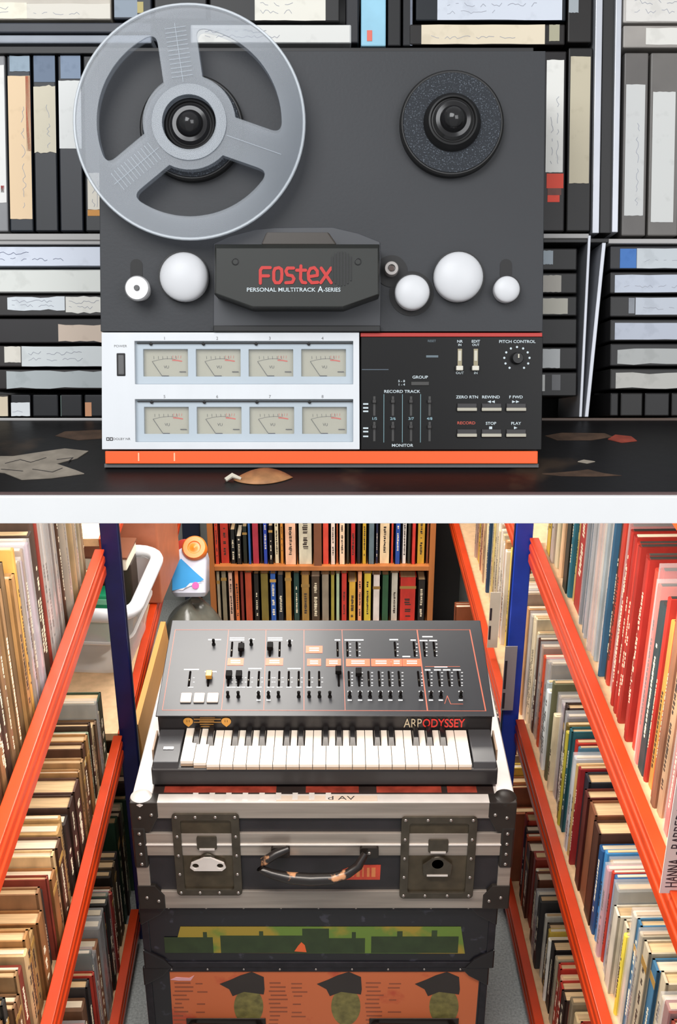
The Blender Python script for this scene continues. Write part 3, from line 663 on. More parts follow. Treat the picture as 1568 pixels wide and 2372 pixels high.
for i, (x0, y0, x1, y1, cc, labs, txt, ww) in enumerate(TAPES):
    w1 = WS - 0.003 + ww * 0.5
    u0, u1, v0, v1 = PR(x0 + 1.2, y0 + (6 if y0 in (116, 122, 112, 104) else 1.8), x1 - 1.2, y1 - (1.8 if y1 not in (106, 110, 113) else 6), w1); uc = (u0 + u1) / 2
    dp = 0.10
    t = box('tape_box', mat('tape_case_' + cc, tuple(int(cc[k:k + 2], 16) / 255 * (0.62 if int(cc[0:2], 16) < 0x58 else 0.95) for k in (0, 2, 4)), 0.38, var=0.12, scale=25, spec=0.3), None, u0 - uc, u1 - uc, 0, v1 - v0, -dp, 0, 0.0012, UP @ T((uc, v0, w1)))
    tagp(t, txt, 'tape box', 'video tape boxes on the leaning rack')
    for (a, b, c, d, lc) in labs:
        p0, p1, q0, q1 = PR(a, b, c, d, w1 + 0.0004)
        p0 = max(p0, u0 + .0006); p1 = min(p1, u1 - .0006); q1 = min(q1, v1 - .0004); q0 = max(q0, v0 + .0004)
        L_ = sum(lin(lc)[:3]) / 3
        mm = mat('tape_label_' + lc, lc, 0.6, var=0.0, scale=45, col2=tuple(max(0, int(lc[k:k + 2], 16) / 255 - 0.035) for k in (0, 2, 4)), thr=0.60)
        # slightly torn outline
        rs = random.Random(i * 7 + int(a)); big = (p1 - p0) > 0.008 and (q1 - q0) > 0.008 and L_ > 0.3
        if big:
            n = 7; j = 0.0005
            if 'torn' in txt or 'worn' in txt or 'scuffed' in txt: j = 0.0018
            bot = [(p0 + (p1 - p0) * k / n, q0 + rs.random() * j) for k in range(n + 1)]
            top = [(p1 - (p1 - p0) * k / n, q1 - rs.random() * j) for k in range(n + 1)]
            poly = bot + top
        else: poly = [(p0, q0), (p1, q0), (p1, q1), (p0, q1)]
        lb = obj('label', MB().plate([(p[0] - uc, p[1] - v0) for p in poly], [], 0.0, 0.0004), mm, t)
        if big and L_ > 0.5 and rs.random() < 0.75:      # illegible pen lines, seen as scribble
            sts = []; hor = (p1 - p0) > (q1 - q0)
            La = (p1 - p0) if hor else (q1 - q0); Wd = (q1 - q0) if hor else (p1 - p0)
            for r in range(rs.choice((1, 2))):
                base = Wd * (0.35 + 0.3 * r); k = 0.08 * La; line = []
                e = La * rs.uniform(0.4, 0.85)
                while k < e:
                    line.append((k, base + rs.uniform(-1, 1) * Wd * 0.09)); k += 0.0022
                    if rs.random() < 0.16 and len(line) > 1: sts.append(line); line = []; k += 0.003
                if len(line) > 1: sts.append(line)
            f = (lambda p: (p0 - uc + p[0], q0 - v0 + p[1])) if hor else (lambda p: (p1 - uc - p[1], q0 - v0 + p[0]))
            obj('pen_writing', ribbon([[f(p) for p in s] for s in sts], 0.0004, 0.0004, 0.00048, 2), mat('pen_soft', '9A9CA6', 0.6) if 'handwr' not in txt and 'letter' not in txt else M_pen, lb)
# blue smear on the corner tape
# ================================================================ aisle racks with books and record sleeves
KROT = math.atan(0.02514)
M_beam = mat('orange_rack_steel', 'C03A10', 0.38, var=0.10, scale=14)
M_post = mat('blue_rack_steel', '1E3FB0', 0.3, var=0.15, scale=20)
M_postd = mat('dark_rack_steel', '1B2038', 0.4, var=0.1)
M_chip = mat('chipboard', 'D2AE86', 0.7, var=0.12, scale=60)
FR = {-1: T((-0.40, 0, 0)) @ Matrix.Rotation(KROT, 4, 'Z'), 1: T((0.44, 0, 0)) @ Matrix.Rotation(KROT, 4, 'Z')}
def rackhit(side, px, py, out=0.0):
    """where a pixel's ray meets the rack's face plane, in the rack's own frame"""
    fr = FR[side]; n = (fr.to_3x3() @ Vector((1, 0, 0))); p = onPlane(px, py, fr @ Vector((out * side, 0, 0)), n)
    return fr.inverted() @ p
def beam_profile(side, z):      # x outward from the aisle, z up: stepped box beam with two grooves
    pr = [(0, -.028), (0, -.012), (.003, -.009), (.003, -.003), (0, 0), (0, .010), (.003, .013), (.003, .018), (.0, .021), (.0, .026), (.018, .026), (.018, -.028)]
    return [(side * (x - .008), z + q) for x, q in pr]
def make_rack(side, y0, y1, zs, posts, label, depth=0.36, top=1.55, bo=0.0, pw=0.012, mp=None, pin=-0.030):
    yb = (y0 + y1) / 2
    r = empty('shelving_rack', FR[side] @ T((0, yb, 0)), label, 'rack')
    for z in zs:
        pr = beam_profile(side, z); n = len(pr); mb = MB()
        vs = [(x, y0 - yb, q) for x, q in pr] + [(x, y1 - yb, q) for x, q in pr]
        mb.add(vs, [tuple(range(n)), tuple(range(2 * n - 1, n - 1, -1))] + [(i, (i + 1) % n, (i + 1) % n + n, i + n) for i in range(n)])
        obj('beam', mb, M_beam, r, bevel=0.0012)
        xs = sorted((side * 0.0105, side * depth)); box('shelf_board', M_chip, r, xs[0], xs[1], y0 - yb, y1 - yb, z + bo - 0.016, z + bo)
        xb = sorted((side * (depth + .001), side * (depth + 0.018)))
        box('rear_beam', M_beam, r, xb[0], xb[1], y0 - yb, y1 - yb, z - 0.03, z + 0.03)
    for y in posts:
        for xo in (pin, depth + 0.001):
            a, b = sorted((side * (xo - 0.004), side * (xo + 0.030))); p = box('post', mp or M_post, r, a, b, y - pw - yb, y + pw - yb, 0, top, 0.002)
            c, d = sorted((side * (xo - 0.006), side * (xo + 0.000)))
            box('post_channel', M_postd, p, c, d, y - pw * .35 - yb, y + pw * .35 - yb, 0.02, top - 0.01)
    return r
ZL = (0.965, 0.54, 0.075); ZR = (0.93, 0.495, 0.055)
YPL, YPR = 1.955, 2.075
BOL, BOR = -0.018, 0.014
M_postn = mat('navy_rack_steel', '141C52', 0.35, var=0.2, scale=20)
make_rack(-1, 0.72, YPL - 0.02, ZL, (0.74, YPL), 'orange beamed shelving rack along the left of the aisle, near bay', bo=BOL, pw=0.009, mp=M_postn)
make_rack(1, 0.72, YPR - 0.02, ZR + (1.40,), (0.74, YPR), 'orange beamed shelving rack along the right of the aisle, near bay', bo=BOR)
zf = rackhit(1, 1122, 1480).z; zf2 = rackhit(1, 1192, 1225).z
make_rack(1, YPR + 0.025, 3.3, (zf, zf2), (), 'orange beamed rack in the right far bay beside the back bookcase', bo=BOR)
zl = 0.512
make_rack(-1, YPL + 0.025, 3.1, (zl, rackhit(-1, 262, 1222).z), (), 'orange beamed rack in the left far bay holding the clear tub', bo=0.026)

# ---- books
M_pages = mat('aged_page_block', 'D6B68A', 0.85, var=0.22, scale=240, stretch=(0.05, 1, 0.05), rnd=0.18)
M_pagesw = mat('pale_page_block', 'E6D6BC', 0.85, var=0.16, scale=240, stretch=(0.05, 1, 0.05), rnd=0.12)
M_sleeve = clear('clear_sleeve', 'EEF0F2', 0.22, 0.08)
CN = {}
def cname(h):
    r, g, b = (int(h[i:i + 2], 16) for i in (0, 2, 4)); mx, mn = max(r, g, b), min(r, g, b)
    if mx - mn < 26: return 'black' if mx < 60 else 'dark grey' if mx < 105 else 'grey' if mx < 185 else 'white'
    if r >= g >= b:
        if r - b > 95 and g > 0.62 * r: return 'yellow' if r > 170 else 'olive'
        if g < 0.42 * r: return 'red' if r > 150 else 'dark red'
        if g < 0.60 * r and r > 180: return 'orange'
        return 'cream' if r > 205 else 'tan' if r > 150 else 'brown' if r > 85 else 'dark brown'
    if r >= b > g: return 'pink' if r > 150 else 'plum'
    if b >= r and b >= g: return ('teal' if g > 0.72 * b and r < 0.6 * g else 'blue') if b > 90 else 'navy'
    return 'teal' if b > 0.7 * g and r < 0.75 * g else 'green' if g > 80 else 'dark green'
def book_mat(h, glossy):
    return mat(('glossy_' if glossy else 'cloth_') + 'cover_' + h, h, 0.22 if glossy else 0.55, var=0.22, scale=38, bump=0.06, bscale=120, rnd=0.22, stretch=(1, 1, 0.35))
M_prt = {}
def print_mat(h):
    L_ = sum(lin(h)[:3]) / 3
    ink = 'E8DCC0' if L_ < 0.18 else '3A302A'
    return mat('spine_print_' + ink, h if False else ink, 0.5, var=0.1, rnd=0.2)
DARK_TOPS = [False]
M_itop = mat('dark_inner_sleeve', '3A3835', 0.6, var=0.4, scale=200, stretch=(0.05, 1, 1), rnd=0.6)
def make_book(frame, side, y, z, th, ht, dp, col, kind, xo, label, group, lean=0.0, rs=random, cat=None):
    """kind: 'h' hardback with page block, 's' record sleeve, 'p' sleeve in clear plastic"""
    X = lambda a, b: sorted((side * a, side * b))
    name = 'book' if kind == 'h' else 'record_sleeve'
    mw = frame @ T((side * xo, y, z)) @ Matrix.Rotation(lean, 4, 'X')
    m = book_mat(col, kind == 'p'); h = th / 2
    if kind == 'h':
        b = min(0.003, th * 0.16); mb = MB()
        a0, a1 = X(0, b * 1.2); mb.box(a0, a1, -h, h, 0, ht)
        a0, a1 = X(0, dp); mb.box(a0, a1, -h, -h + b, 0, ht); mb.box(a0, a1, h - b, h, 0, ht)
        o = obj(name, mb, m, None, mw)
        a0, a1 = X(b, dp - 0.004); box('page_block', M_pages if rs.random() < 0.65 else M_pagesw, o, a0, a1, -h + b, h - b, 0.003, ht - 0.004)
    else:
        a0, a1 = X(0, dp); mb = MB(); q = th * 0.5; e = min(0.0025, h * 0.7)
        # pillow-edged sleeve: spine slightly rounded, open top slit
        pr = [(0, -h + e), (0, h - e), (0.002, h), (dp, h * 0.8), (dp, -h * 0.8), (0.002, -h)]
        pr = [(side * x, yy) for x, yy in pr]
        mb.plate(pr, [], 0, ht)
        o = obj(name, mb, m, None, mw)
        if th > 0.006:
            a0, a1 = X(0.004, dp - 0.004); box('inner_sleeve', M_itop if DARK_TOPS[0] and rs.random() < 0.85 else M_pagesw if rs.random() < 0.5 else M_pages, o, a0, a1, -h * 0.45, h * 0.45, ht - 0.001, ht + 0.0015)
        if kind == 'p':
            a0, a1 = X(-0.0012, dp * 0.6); box('plastic_cover', M_sleeve, o, a0, a1, -h - 0.0006, h + 0.0006, -0.0, ht + 0.006)
    # spine lettering / bands
    r = rs.random()
    if th > 0.008 and r < 0.75:
        pm = print_mat(col); mb = MB(); k = ht * rs.uniform(0.12, 0.25); e = ht * rs.uniform(0.55, 0.88); wd = th * rs.uniform(0.22, 0.42)
        while k < e:
            l = rs.uniform(0.002, 0.006); a0, a1 = X(-0.0005, 0.0002)
            mb.box(a0, a1, -wd / 2 + rs.random() * wd * .25, wd / 2 - rs.random() * wd * .25, k, k + l); k += l + rs.uniform(0.001, 0.0035)
            if rs.random() < 0.12: k += 0.012
        obj('spine_lettering', mb, pm, o)
    if kind == 'h' and rs.random() < 0.3 and th > 0.012:
        a0, a1 = X(-0.0004, 0.0003); q = ht * rs.uniform(0.7, 0.85)
        box('spine_band', mat('spine_band_gold', 'B08A48', 0.5, rnd=0.3), o, a0, a1, -h + 0.001, h - 0.001, q, q + ht * 0.06)
    tagp(o, label, cat or ('book' if kind == 'h' else 'record'), group)
    return o
def fill(side, z, y_start, y_end, seq, where, xo, hr, dr, group, seed, pal=None, kinds='hs', thr=(0.008, 0.02), bo=0.0, tk=1.0, frm='blue post'):
    """stand items along a shelf from the post towards the camera; seq first, then random ones from the palette"""
    rs = random.Random(seed); y = y_start; n = 0
    seq = list(seq)
    while y > y_end:
        n += 1
        if seq: col, mm, kind, hk = (tuple(seq.pop(0)) + ('s', 1.0))[:4]; th = mm * tk / 1000
        else: col = rs.choice(pal); th = rs.uniform(*thr) * tk; kind = rs.choice(kinds); hk = 1.0
        ht = rs.uniform(*hr) * hk; dp = rs.uniform(*dr)
        kindn = {'h': 'book', 's': 'record sleeve', 'p': 'plastic covered sleeve'}[kind]
        make_book(FR[side], side, y - th / 2, z + bo + 0.0004, th, ht, dp, col, kind, xo + rs.uniform(0, 0.012), '%s %s, %s from the %s on %s' % (cname(col), kindn, ORD(n), frm, where), group, 0.0, rs)
        y -= th + 0.0016 + 0.012 * rs.uniform(0, 1) ** 6
    return n
def rep(n, cols, a, b, kinds, seed, hk=1.0):
    rs = random.Random(seed); return [(rs.choice(cols), rs.uniform(a, b), rs.choice(kinds), hk) for _ in range(n)]
BRN = ['8A6444', 'A8845A', '6A4630', 'A87E50', 'B4905C', '84603F', 'BF9C68', '5A3C2A', '96683C', '3E2C22', 'A47848']
# left, upper shelf
seqLT = rep(14, ['B4A88C', '8A7658', '9A8A70', 'A09880', '6E5A44', 'B8A078', '84744E'], 5, 11, 'ssp', 1) + rep(6, ['6A5440', '8C7C60', '4A3426', '7C8070'], 7, 13, 'sp', 2) \
    + [('8E8A86', 14, 'p', 1), ('B4AEA6', 18, 'p', 1.02), ('A49E96', 16, 'p', 1), ('8A3A30', 7, 's', 1.08), ('46362C', 26, 's', 1.05), ('3A2C24', 22, 's', 1.0)] + rep(5, ['8A6A48', 'A08A70', '9A8A98', '6A5A48'], 8, 14, 'sp', 3, 0.98) \
    + [('C0944C', 12, 's', 1), ('A07A4C', 20, 'h', .96), ('7C6446', 22, 'h', 1.0)] + rep(4, ['6A5038', '8A6C4A', 'A88458'], 12, 20, 'hs', 4)
fill(-1, ZL[0], YPL - 0.03, 0.80, seqLT, "the left rack's upper shelf", 0.016, (0.255, 0.298), (0.24, 0.29), 'sleeves and books on the left racks', 11, BRN, 'hs', (0.010, 0.022), bo=BOL)
# left, middle shelf
seqLM = [('2E4A38', 30, 'h', .95), ('A89A7A', 12, 'h', .9), ('8A8A80', 10, 'p', 1), ('7A6048', 16, 'h', .92), ('C0A880', 14, 's', 1)] + rep(8, BRN + ['C8B48C', '8A9A80'], 9, 20, 'hhs', 5, 0.95) + [('4A3026', 34, 'h', 1), ('3C2820', 30, 'h', .95), ('2E2420', 24, 's', .95)]
fill(-1, ZL[1], YPL - 0.03, 0.95, seqLM, "the left rack's middle shelf", 0.016, (0.145, 0.185), (0.18, 0.24), 'sleeves and books on the left racks', 12, BRN + ['C4A67A', 'B89A70', '8A3A2C', '9A9484', '3A3A38', 'B46A3C'], 'hhhs', (0.009, 0.026), bo=BOL, tk=1.25)
# left, bottom shelf
LB = ['3A3430', '6A4A34', 'A23428', '7C7A78', '2C3A2C', '8A7048', 'B49468', '4A4440', '8C8A8C', '2A2626', '9A6A4A', 'C8B088']
fill(-1, ZL[2], YPL - 0.03, 1.10, [('2E2A28', 22, 's', 1), ('6E5E48', 20, 'h', 1), ('3A342E', 18, 's', .9), ('8A5A3A', 16, 'h', .9), ('B04038', 10, 'h', .95), ('30502E', 14, 'p', 1), ('2A2A28', 18, 's', 1)], "the left rack's bottom shelf", 0.016, (0.205, 0.25), (0.18, 0.25), 'sleeves and books on the left racks', 13, LB, 'hsp', (0.010, 0.026), bo=BOL, tk=1.25)
# right, upper shelf
seqRT = [('E2D6BC', 22, 's', 1), ('B49A3C', 30, 'h', .98), ('A89C90', 20, 's', 1), ('D8CCA8', 20, 's', 1), ('9A9684', 15, 's', 1), ('D0AC84', 18, 's', 1), ('1E1A1A', 18, 's', 1), ('8C2A22', 11, 's', 1), ('2A2E22', 28, 'h', 1), ('1E5A6A', 13, 's', 1), ('C0A060', 9, 's', 1), ('8A2620', 42, 'h', 1)] \
    + rep(12, ['7A8086', '66727C', '8A8C8E', '5A6672', '9A9A94'], 5, 8, 'ssp', 21) + rep(7, ['A8A49E', 'C0A498', '8E9AA0', 'B4906C'], 6, 10, 'sp', 22) + [('2E5A78', 7, 's', 1), ('4A3028', 9, 's', 1)] \
    + rep(12, ['B23226', 'A42A22', 'BC3C2C', '9C2A22', 'C04A38'], 9, 15, 'sps', 23, 1.02) + [('2A3A3E', 26, 's', .96), ('B03026', 10, 's', 1), ('C89A4C', 16, 's', .9), ('B4281E', 11, 's', 1), ('8A6048', 16, 's', 1), ('A08468', 18, 's', 1)]
DARK_TOPS[0] = True
fill(1, ZR[0], YPR - 0.03, 0.90, seqRT, "the right rack's upper shelf", 0.018, (0.282, 0.298), (0.25, 0.28), 'sleeves on the right racks', 31, ['A8806A', 'B03A2C', '6A4A3C', 'C0A888'], 'sp', (0.010, 0.02), bo=BOR)
# right, middle shelf
DARK_TOPS[0] = False
seqRM = [('C8BCA4', 8, 'p', 1.02), ('4A2C22', 12, 's', 1), ('B48E76', 16, 'p', .96), ('D2512E', 13, 's', .98), ('B0A698', 14, 'p', .98), ('A89C90', 12, 'p', 1), ('9AA4A6', 11, 's', .9), ('DADEDC', 14, 's', .84), ('3A6E8C', 8, 's', .96), ('5A5A40', 13, 's', 1), ('B8ACA4', 12, 'p', .95), ('E4D4B0', 12, 's', .8), ('8A7A80', 16, 'p', .97), ('3A2A26', 18, 'h', .98), ('8C8488', 14, 'p', 1), ('6A5A2C', 12, 's', .95), ('B4A83C', 9, 's', .98), ('1E5A64', 14, 'h', .98), ('A62E24', 13, 's', .95), ('4A7A94', 7, 's', .95), ('B8BCC4', 12, 'p', .9), ('C8A86C', 7, 's', .9), ('8A1E22', 9, 's', .92), ('23262E', 26, 'h', .95), ('5A2018', 22, 'h', .92), ('7A4A30', 34, 'h', .92), ('4A2A1C', 30, 'h', .9), ('1E4A7A', 16, 's', .82), ('3C8CCA', 9, 's', .8), ('C0A070', 12, 'p', .82), ('B88A94', 12, 'p', .82), ('C03A2A', 7, 's', .8), ('2A5A8C', 9, 's', .8), ('8A8C88', 18, 'p', .78), ('E4DCC8', 22, 'h', .72), ('D8CDB4', 18, 'h', .7), ('E8D44A', 8, 's', .7)]
fill(1, ZR[1], YPR - 0.03, 0.98, seqRM, "the right rack's middle shelf", 0.018, (0.215, 0.235), (0.24, 0.28), 'sleeves on the right racks', 32, ['C0B49A', '8A3A2C', '3A6A8A', 'E0D8C4'], 'hp', (0.010, 0.022), bo=BOR, tk=1.2)
# right, bottom shelf
seqRB = [('B43A28', 24, 'h', .98), ('3A2420', 18, 's', .95), ('C4552E', 10, 's', .95), ('5A3024', 26, 'h', .9), ('A83A2A', 22, 's', .88), ('D8CAA8', 8, 's', .86), ('E4E0D4', 7, 's', .86), ('6A3C28', 22, 'h', .86), ('B8B4AC', 16, 'p', .84), ('3A3A3A', 18, 's', .82), ('DAD4C4', 9, 's', .82), ('4A4238', 18, 'h', .8), ('B4983C', 10, 's', .8), ('E2DED2', 9, 's', .8), ('241F1E', 22, 'h', .8), ('A89C84', 12, 's', .78), ('B4362A', 14, 'h', .78), ('C89C80', 12, 's', .8), ('A82E22', 18, 'h', .76), ('3A2A22', 22, 'h', .78), ('C43A2C', 18, 'h', .76)]
fill(1, ZR[2], YPR - 0.03, 1.15, seqRB, "the right rack's bottom shelf", 0.018, (0.20, 0.222), (0.22, 0.26), 'sleeves on the right racks', 33, ['B4362A', '4A3428', 'D0B88C', '8A7A60'], 'hs', (0.012, 0.024), bo=BOR, tk=1.3)
# right far bay, two levels
seqF = [('2E4A6A', 12, 's', 1), ('C8B898', 16, 's', .8), ('D8C8A0', 14, 's', .9), ('B89A7A', 14, 's', .95), ('E2DCD0', 18, 's', .9), ('CFA67E', 18, 's', 1), ('8C4A34', 10, 's', 1), ('C8A088', 20, 's', .95), ('D8B43C', 26, 'h', 1.05), ('B48A6A', 14, 's', 1), ('A89084', 16, 's', 1), ('C05A34', 20, 'h', .95)]
fill(1, zf, YPR + 0.95, YPR + 0.05, list(reversed(seqF)) + rep(30, ['D6C6A4', 'C8A680', 'E0D8CC', 'B88A5C', 'D8BE54', 'A88870', '6A8A70', 'CFC6B8'], 12, 22, 'sps', 41), "the right far bay's upper shelf", 0.030, (0.26, 0.29), (0.24, 0.28), 'sleeves in the right far bay', 34, ['D6C6A4'], 's', bo=BOR, frm='bookcase')
fill(1, 0.0, YPR + 0.98, YPR + 0.04, rep(46, ['B8743C', '8C4A2C', 'D8B84A', 'C8A888', 'D8D0C0', '3A4A6A', '5A8A7A', 'E08A4A', 'C8C4A0', '9A5A3A'], 14, 26, 'hhs', 42), "the right far bay's floor level", -0.02, (0.20, 0.28), (0.15, 0.20), 'books in the right far bay', 35, ['B8743C'], 'h', frm='bookcase')
# left far bay, things under the tub
fill(-1, 0.0, YPL + 0.60, YPL + 0.05, rep(24, ['2E4A38', 'B4552E', 'C8C0A0', '8AA088', '8A6A4A', '3A2A22'], 16, 30, 'hhs', 43), "the left far bay's floor level", 0.03, (0.24, 0.30), (0.22, 0.28), 'books in the left far bay', 36, ['2E4A38'], 'h', frm='far end')

# ---- hand lettered divider cards
M_card = mat('pale_card', 'DCD6D0', 0.6, var=0.03)
M_cardg = mat('grey_card', '9C959A', 0.6, var=0.05)
STK = {'H': [[(0, 0), (0, 1)], [(.6, 0), (.6, 1)], [(0, .5), (.6, .52)]], 'A': [[(0, 0), (.33, 1), (.62, 0)], [(.12, .36), (.52, .36)]], 'N': [[(0, 0), (.02, 1), (.58, .02), (.6, 1)]],
       'B': [[(0, 0), (0, 1)], [(0, 1), (.45, .93), (.45, .62), (0, .52), (.55, .42), (.52, .08), (0, 0)]], 'R': [[(0, 0), (0, 1), (.48, .92), (.46, .58), (0, .5), (.58, 0)]], 'E': [[(.5, 1), (0, 1), (0, 0), (.52, 0)], [(0, .52), (.42, .52)]], '-': [[(.1, .45), (.4, .47)]], ' ': []}
h0 = rackhit(1, 1527, 2068, -0.02); wp = FR[1] @ h0; yk = wp.y
def y_card(px0, py0, px1, py1, Y, m, label):
    """stiff card facing the aisle's near end, standing in the plane Y"""
    a, b = onY(px0, py1, Y), onY(px1, py0, Y); w, h = b.x - a.x, b.z - a.z
    c = empty('divider_card', T((a.x, Y, a.z)), label, 'card')
    box('card', m, c, 0, w, -0.0007, 0.0007, 0, h)
    return c, w, h
card, wc, hcard = y_card(1527, 1801, 1618, 2068, yk, M_card, 'white hand lettered divider card on the right rack beam near the frame edge')
x = 0; sts = []
for ch in 'HANNA - BARBERA':
    for s in STK[ch]: sts.append([(x + a, b) for a, b in s])
    x += 0.86 if ch not in ' -' else 0.5
sc = hcard * 0.70 / x
lt = ribbon([[(a * sc, b * 0.0135) for a, b in s] for s in sts], 0.0014, 0.0, 0.0003, 4)
# the line runs upward along the card, tops of the letters to the left
obj('hand_lettering', lt, mat('black_marker', '2A2430', 0.6), card, Matrix(((0, -1, 0, 0.0195), (0, 0, -1, -0.0007), (1, 0, 0, hcard * 0.06), (0, 0, 0, 1))))
def far_card(px0, py0, px1, py1, Y, m, label, marks):
    c, w, h = y_card(px0, py0, px1, py1, Y, m, label); mb = MB()
    for t0, t1 in marks: mb.box(w * 0.06, w * 0.26, -0.0012, -0.0006, h * t0, h * t1)
    obj('marker_writing', mb, mat('black_marker', '2A2430', 0.6), c)
far_card(1160, 1497, 1199, 1645, YPR - 0.05, M_cardg, 'grey divider card with black writing in front of the blue right post', ((0.03, 0.28), (0.34, 0.78)))
far_card(1128, 1372, 1160, 1500, YPR + 0.35, mat('cream_card', 'D9CFC0', 0.6), 'cream divider card behind the grey one in the right far bay', ((0.15, 0.4), (0.5, 0.72)))
# ================================================================ flight case, trunks and synthesizer
ZT = HC - 1.2523; YF = 1.5390
XC = -0.0255; WC2 = 0.3225
M_alu = mat('worn_aluminium', '9C948C', 0.32, metal=0.55, var=0.22, scale=24, stretch=(0.15, 1, 3), bump=0.05)
M_alut = mat('bright_aluminium', 'D6D2CE', 0.3, metal=0.35, var=0.10, scale=20)
M_steel = mat('dark_steel_corner', '2C2825', 0.35, metal=0.4, var=0.2, scale=30)
M_lam = mat('black_laminate', '1D1B1F', 0.45, var=0.25, scale=30, bump=0.05)
M_latch = mat('tarnished_latch', '4A453C', 0.35, metal=0.6, var=0.25, scale=40)
M_rivet = mat('rivet_steel', 'A09C98', 0.25, metal=0.8)
z_cb = onY(742, 2103, YF).z          # case bottom
case = empty('flight_case', T((XC, YF + 0.295, z_cb)), 'black flight case with aluminium edges and two latches under the synthesizer', 'case')
HCASE = ZT - z_cb; DC = 0.295
def cb(name, m, x0, x1, y0, y1, z0, z1, bevel=0.0, parent=None): return box(name, m, parent or case, x0, x1, y0, y1, z0, z1, bevel)
def fp(px, py, Y=YF): p = onY(px, py, Y); return p.x - XC, p.z - z_cb
cb('body', M_lam, -WC2 + .004, WC2 - .004, -DC + .004, DC - .004, 0.002, HCASE - 0.003)
zt0 = fp(742, 1895)[1]; zm0, zm1 = fp(742, 1981)[1], fp(742, 1930)[1]; zb1 = fp(742, 2064)[1]
def extr(name, x0, x1, z0, z1):
    o = cb(name, M_alu, x0, x1, -DC - 0.001, -DC + 0.006, z0, z1, 0.0008)
    return o
xa = WC2 - 0.035
extr('edge_extrusion', -xa, xa, zt0, HCASE - 0.001); extr('edge_extrusion', -xa - .005, xa + .005, 0.0, zb1)
mid = extr('valance_extrusion', -WC2 + .02, WC2 - .02, zm0, zm1)
zmm = (zm0 + zm1) / 2
cb('extrusion_ridge', M_alut, -WC2 + .02, WC2 - .02, -DC - 0.0035, -DC - 0.0005, zmm - 0.001, zmm + 0.0025, 0.0008, mid)
for s in (-1, 1):
    cb('corner_extrusion', M_alu, *sorted((s * WC2, s * (WC2 - .022))), -DC - 0.001, -DC + 0.02, 0.03, HCASE - .03, 0.001)
    cb('side_extrusion', M_alut, *sorted((s * WC2, s * (WC2 - .034))), -DC, DC, HCASE - 0.012, HCASE - 0.0005, 0.002)
cb('front_rim', M_alut, -WC2 + .03, WC2 - .03, -DC - 0.0005, -DC + 0.022, HCASE - 0.003, HCASE - 0.0006, 0.0008)
cb('rear_rim', M_alut, -WC2 + .03, WC2 - .03, DC - 0.026, DC, HCASE - 0.012, HCASE - 0.0006, 0.001)
cb('lid_panel', mat('dark_lid_panel', '2A2220', 0.3, var=0.3, scale=20), -WC2 + .034, WC2 - .034, -DC + .022, DC - .026, HCASE - 0.003, HCASE - 0.0012)
def rivet(parent, x, z, y=-DC - 0.003, r=0.0033):
    o = obj('rivet', RIV, M_rivet, parent, T((x, y, z)) @ Matrix.Rotation(math.pi / 2, 4, 'X') @ Matrix.Scale(r / 0.0033, 4)); return o
RIV = MB().lathe([(0.0033, -0.001), (0.0033, 0.0003), (0.0026, 0.0013), (0.0012, 0.0019), (0.0003, 0.002)], 10).mesh('rivet'); RIV.materials.append(M_rivet)
# steel corner pieces: an L plate wrapping each front corner
for s in (-1, 1):
    for top in (0, 1):
        z0, z1 = ((0, 0.052), (HCASE - 0.062, HCASE))[top]
        pl = [(s * WC2 * 1.004, z0), (s * (WC2 - .045), z0), (s * (WC2 - .045), z0 + .03), (s * (WC2 - .03), z1), (s * WC2 * 1.004, z1)] if not top else [(s * WC2 * 1.004, z0), (s * (WC2 - .03), z0), (s * (WC2 - .045), z1 - .03), (s * (WC2 - .045), z1), (s * WC2 * 1.004, z1)]
        mb = MB().plate(pl, [], 0, 0.026)
        c = obj('corner_plate', mb, M_steel, case, Matrix(((1, 0, 0, 0), (0, 0, 1, -DC - 0.0026), (0, 1, 0, 0), (0, 0, 0, 1))), bevel=0.0015)
        for q in ((0.014, 0.5), (0.034, 0.35 if not top else 0.6)): rivet(c, 0, 0).matrix_local = T((s * (WC2 - q[0]), z0 + (z1 - z0) * q[1], -0.0005)) @ Matrix.Rotation(math.pi, 4, 'X')
    # small riveted clamp at the valance
    cl_ = cb('hinge_clamp', M_steel, *sorted((s * (WC2 + .002), s * (WC2 - .022))), -DC - 0.004, -DC + 0.012, zmm - .05, zmm + .038, 0.004)
    for k in range(4): rivet(cl_, s * (WC2 - .011), zmm - .04 + .022 * k, -DC - 0.0045)
# ball corner at the left top front and the right one
for s in (-1, 1):
    mb = MB().lathe([(0.018, -0.012), (0.0195, -0.004), (0.018, 0.000), (0.013, 0.0022), (0.006, 0.003), (0.001, 0.0032)], 24)
    obj('ball_corner', mb, M_alut if s < 0 else M_steel, case, T((s * (WC2 - .016), -DC + .016, HCASE)))
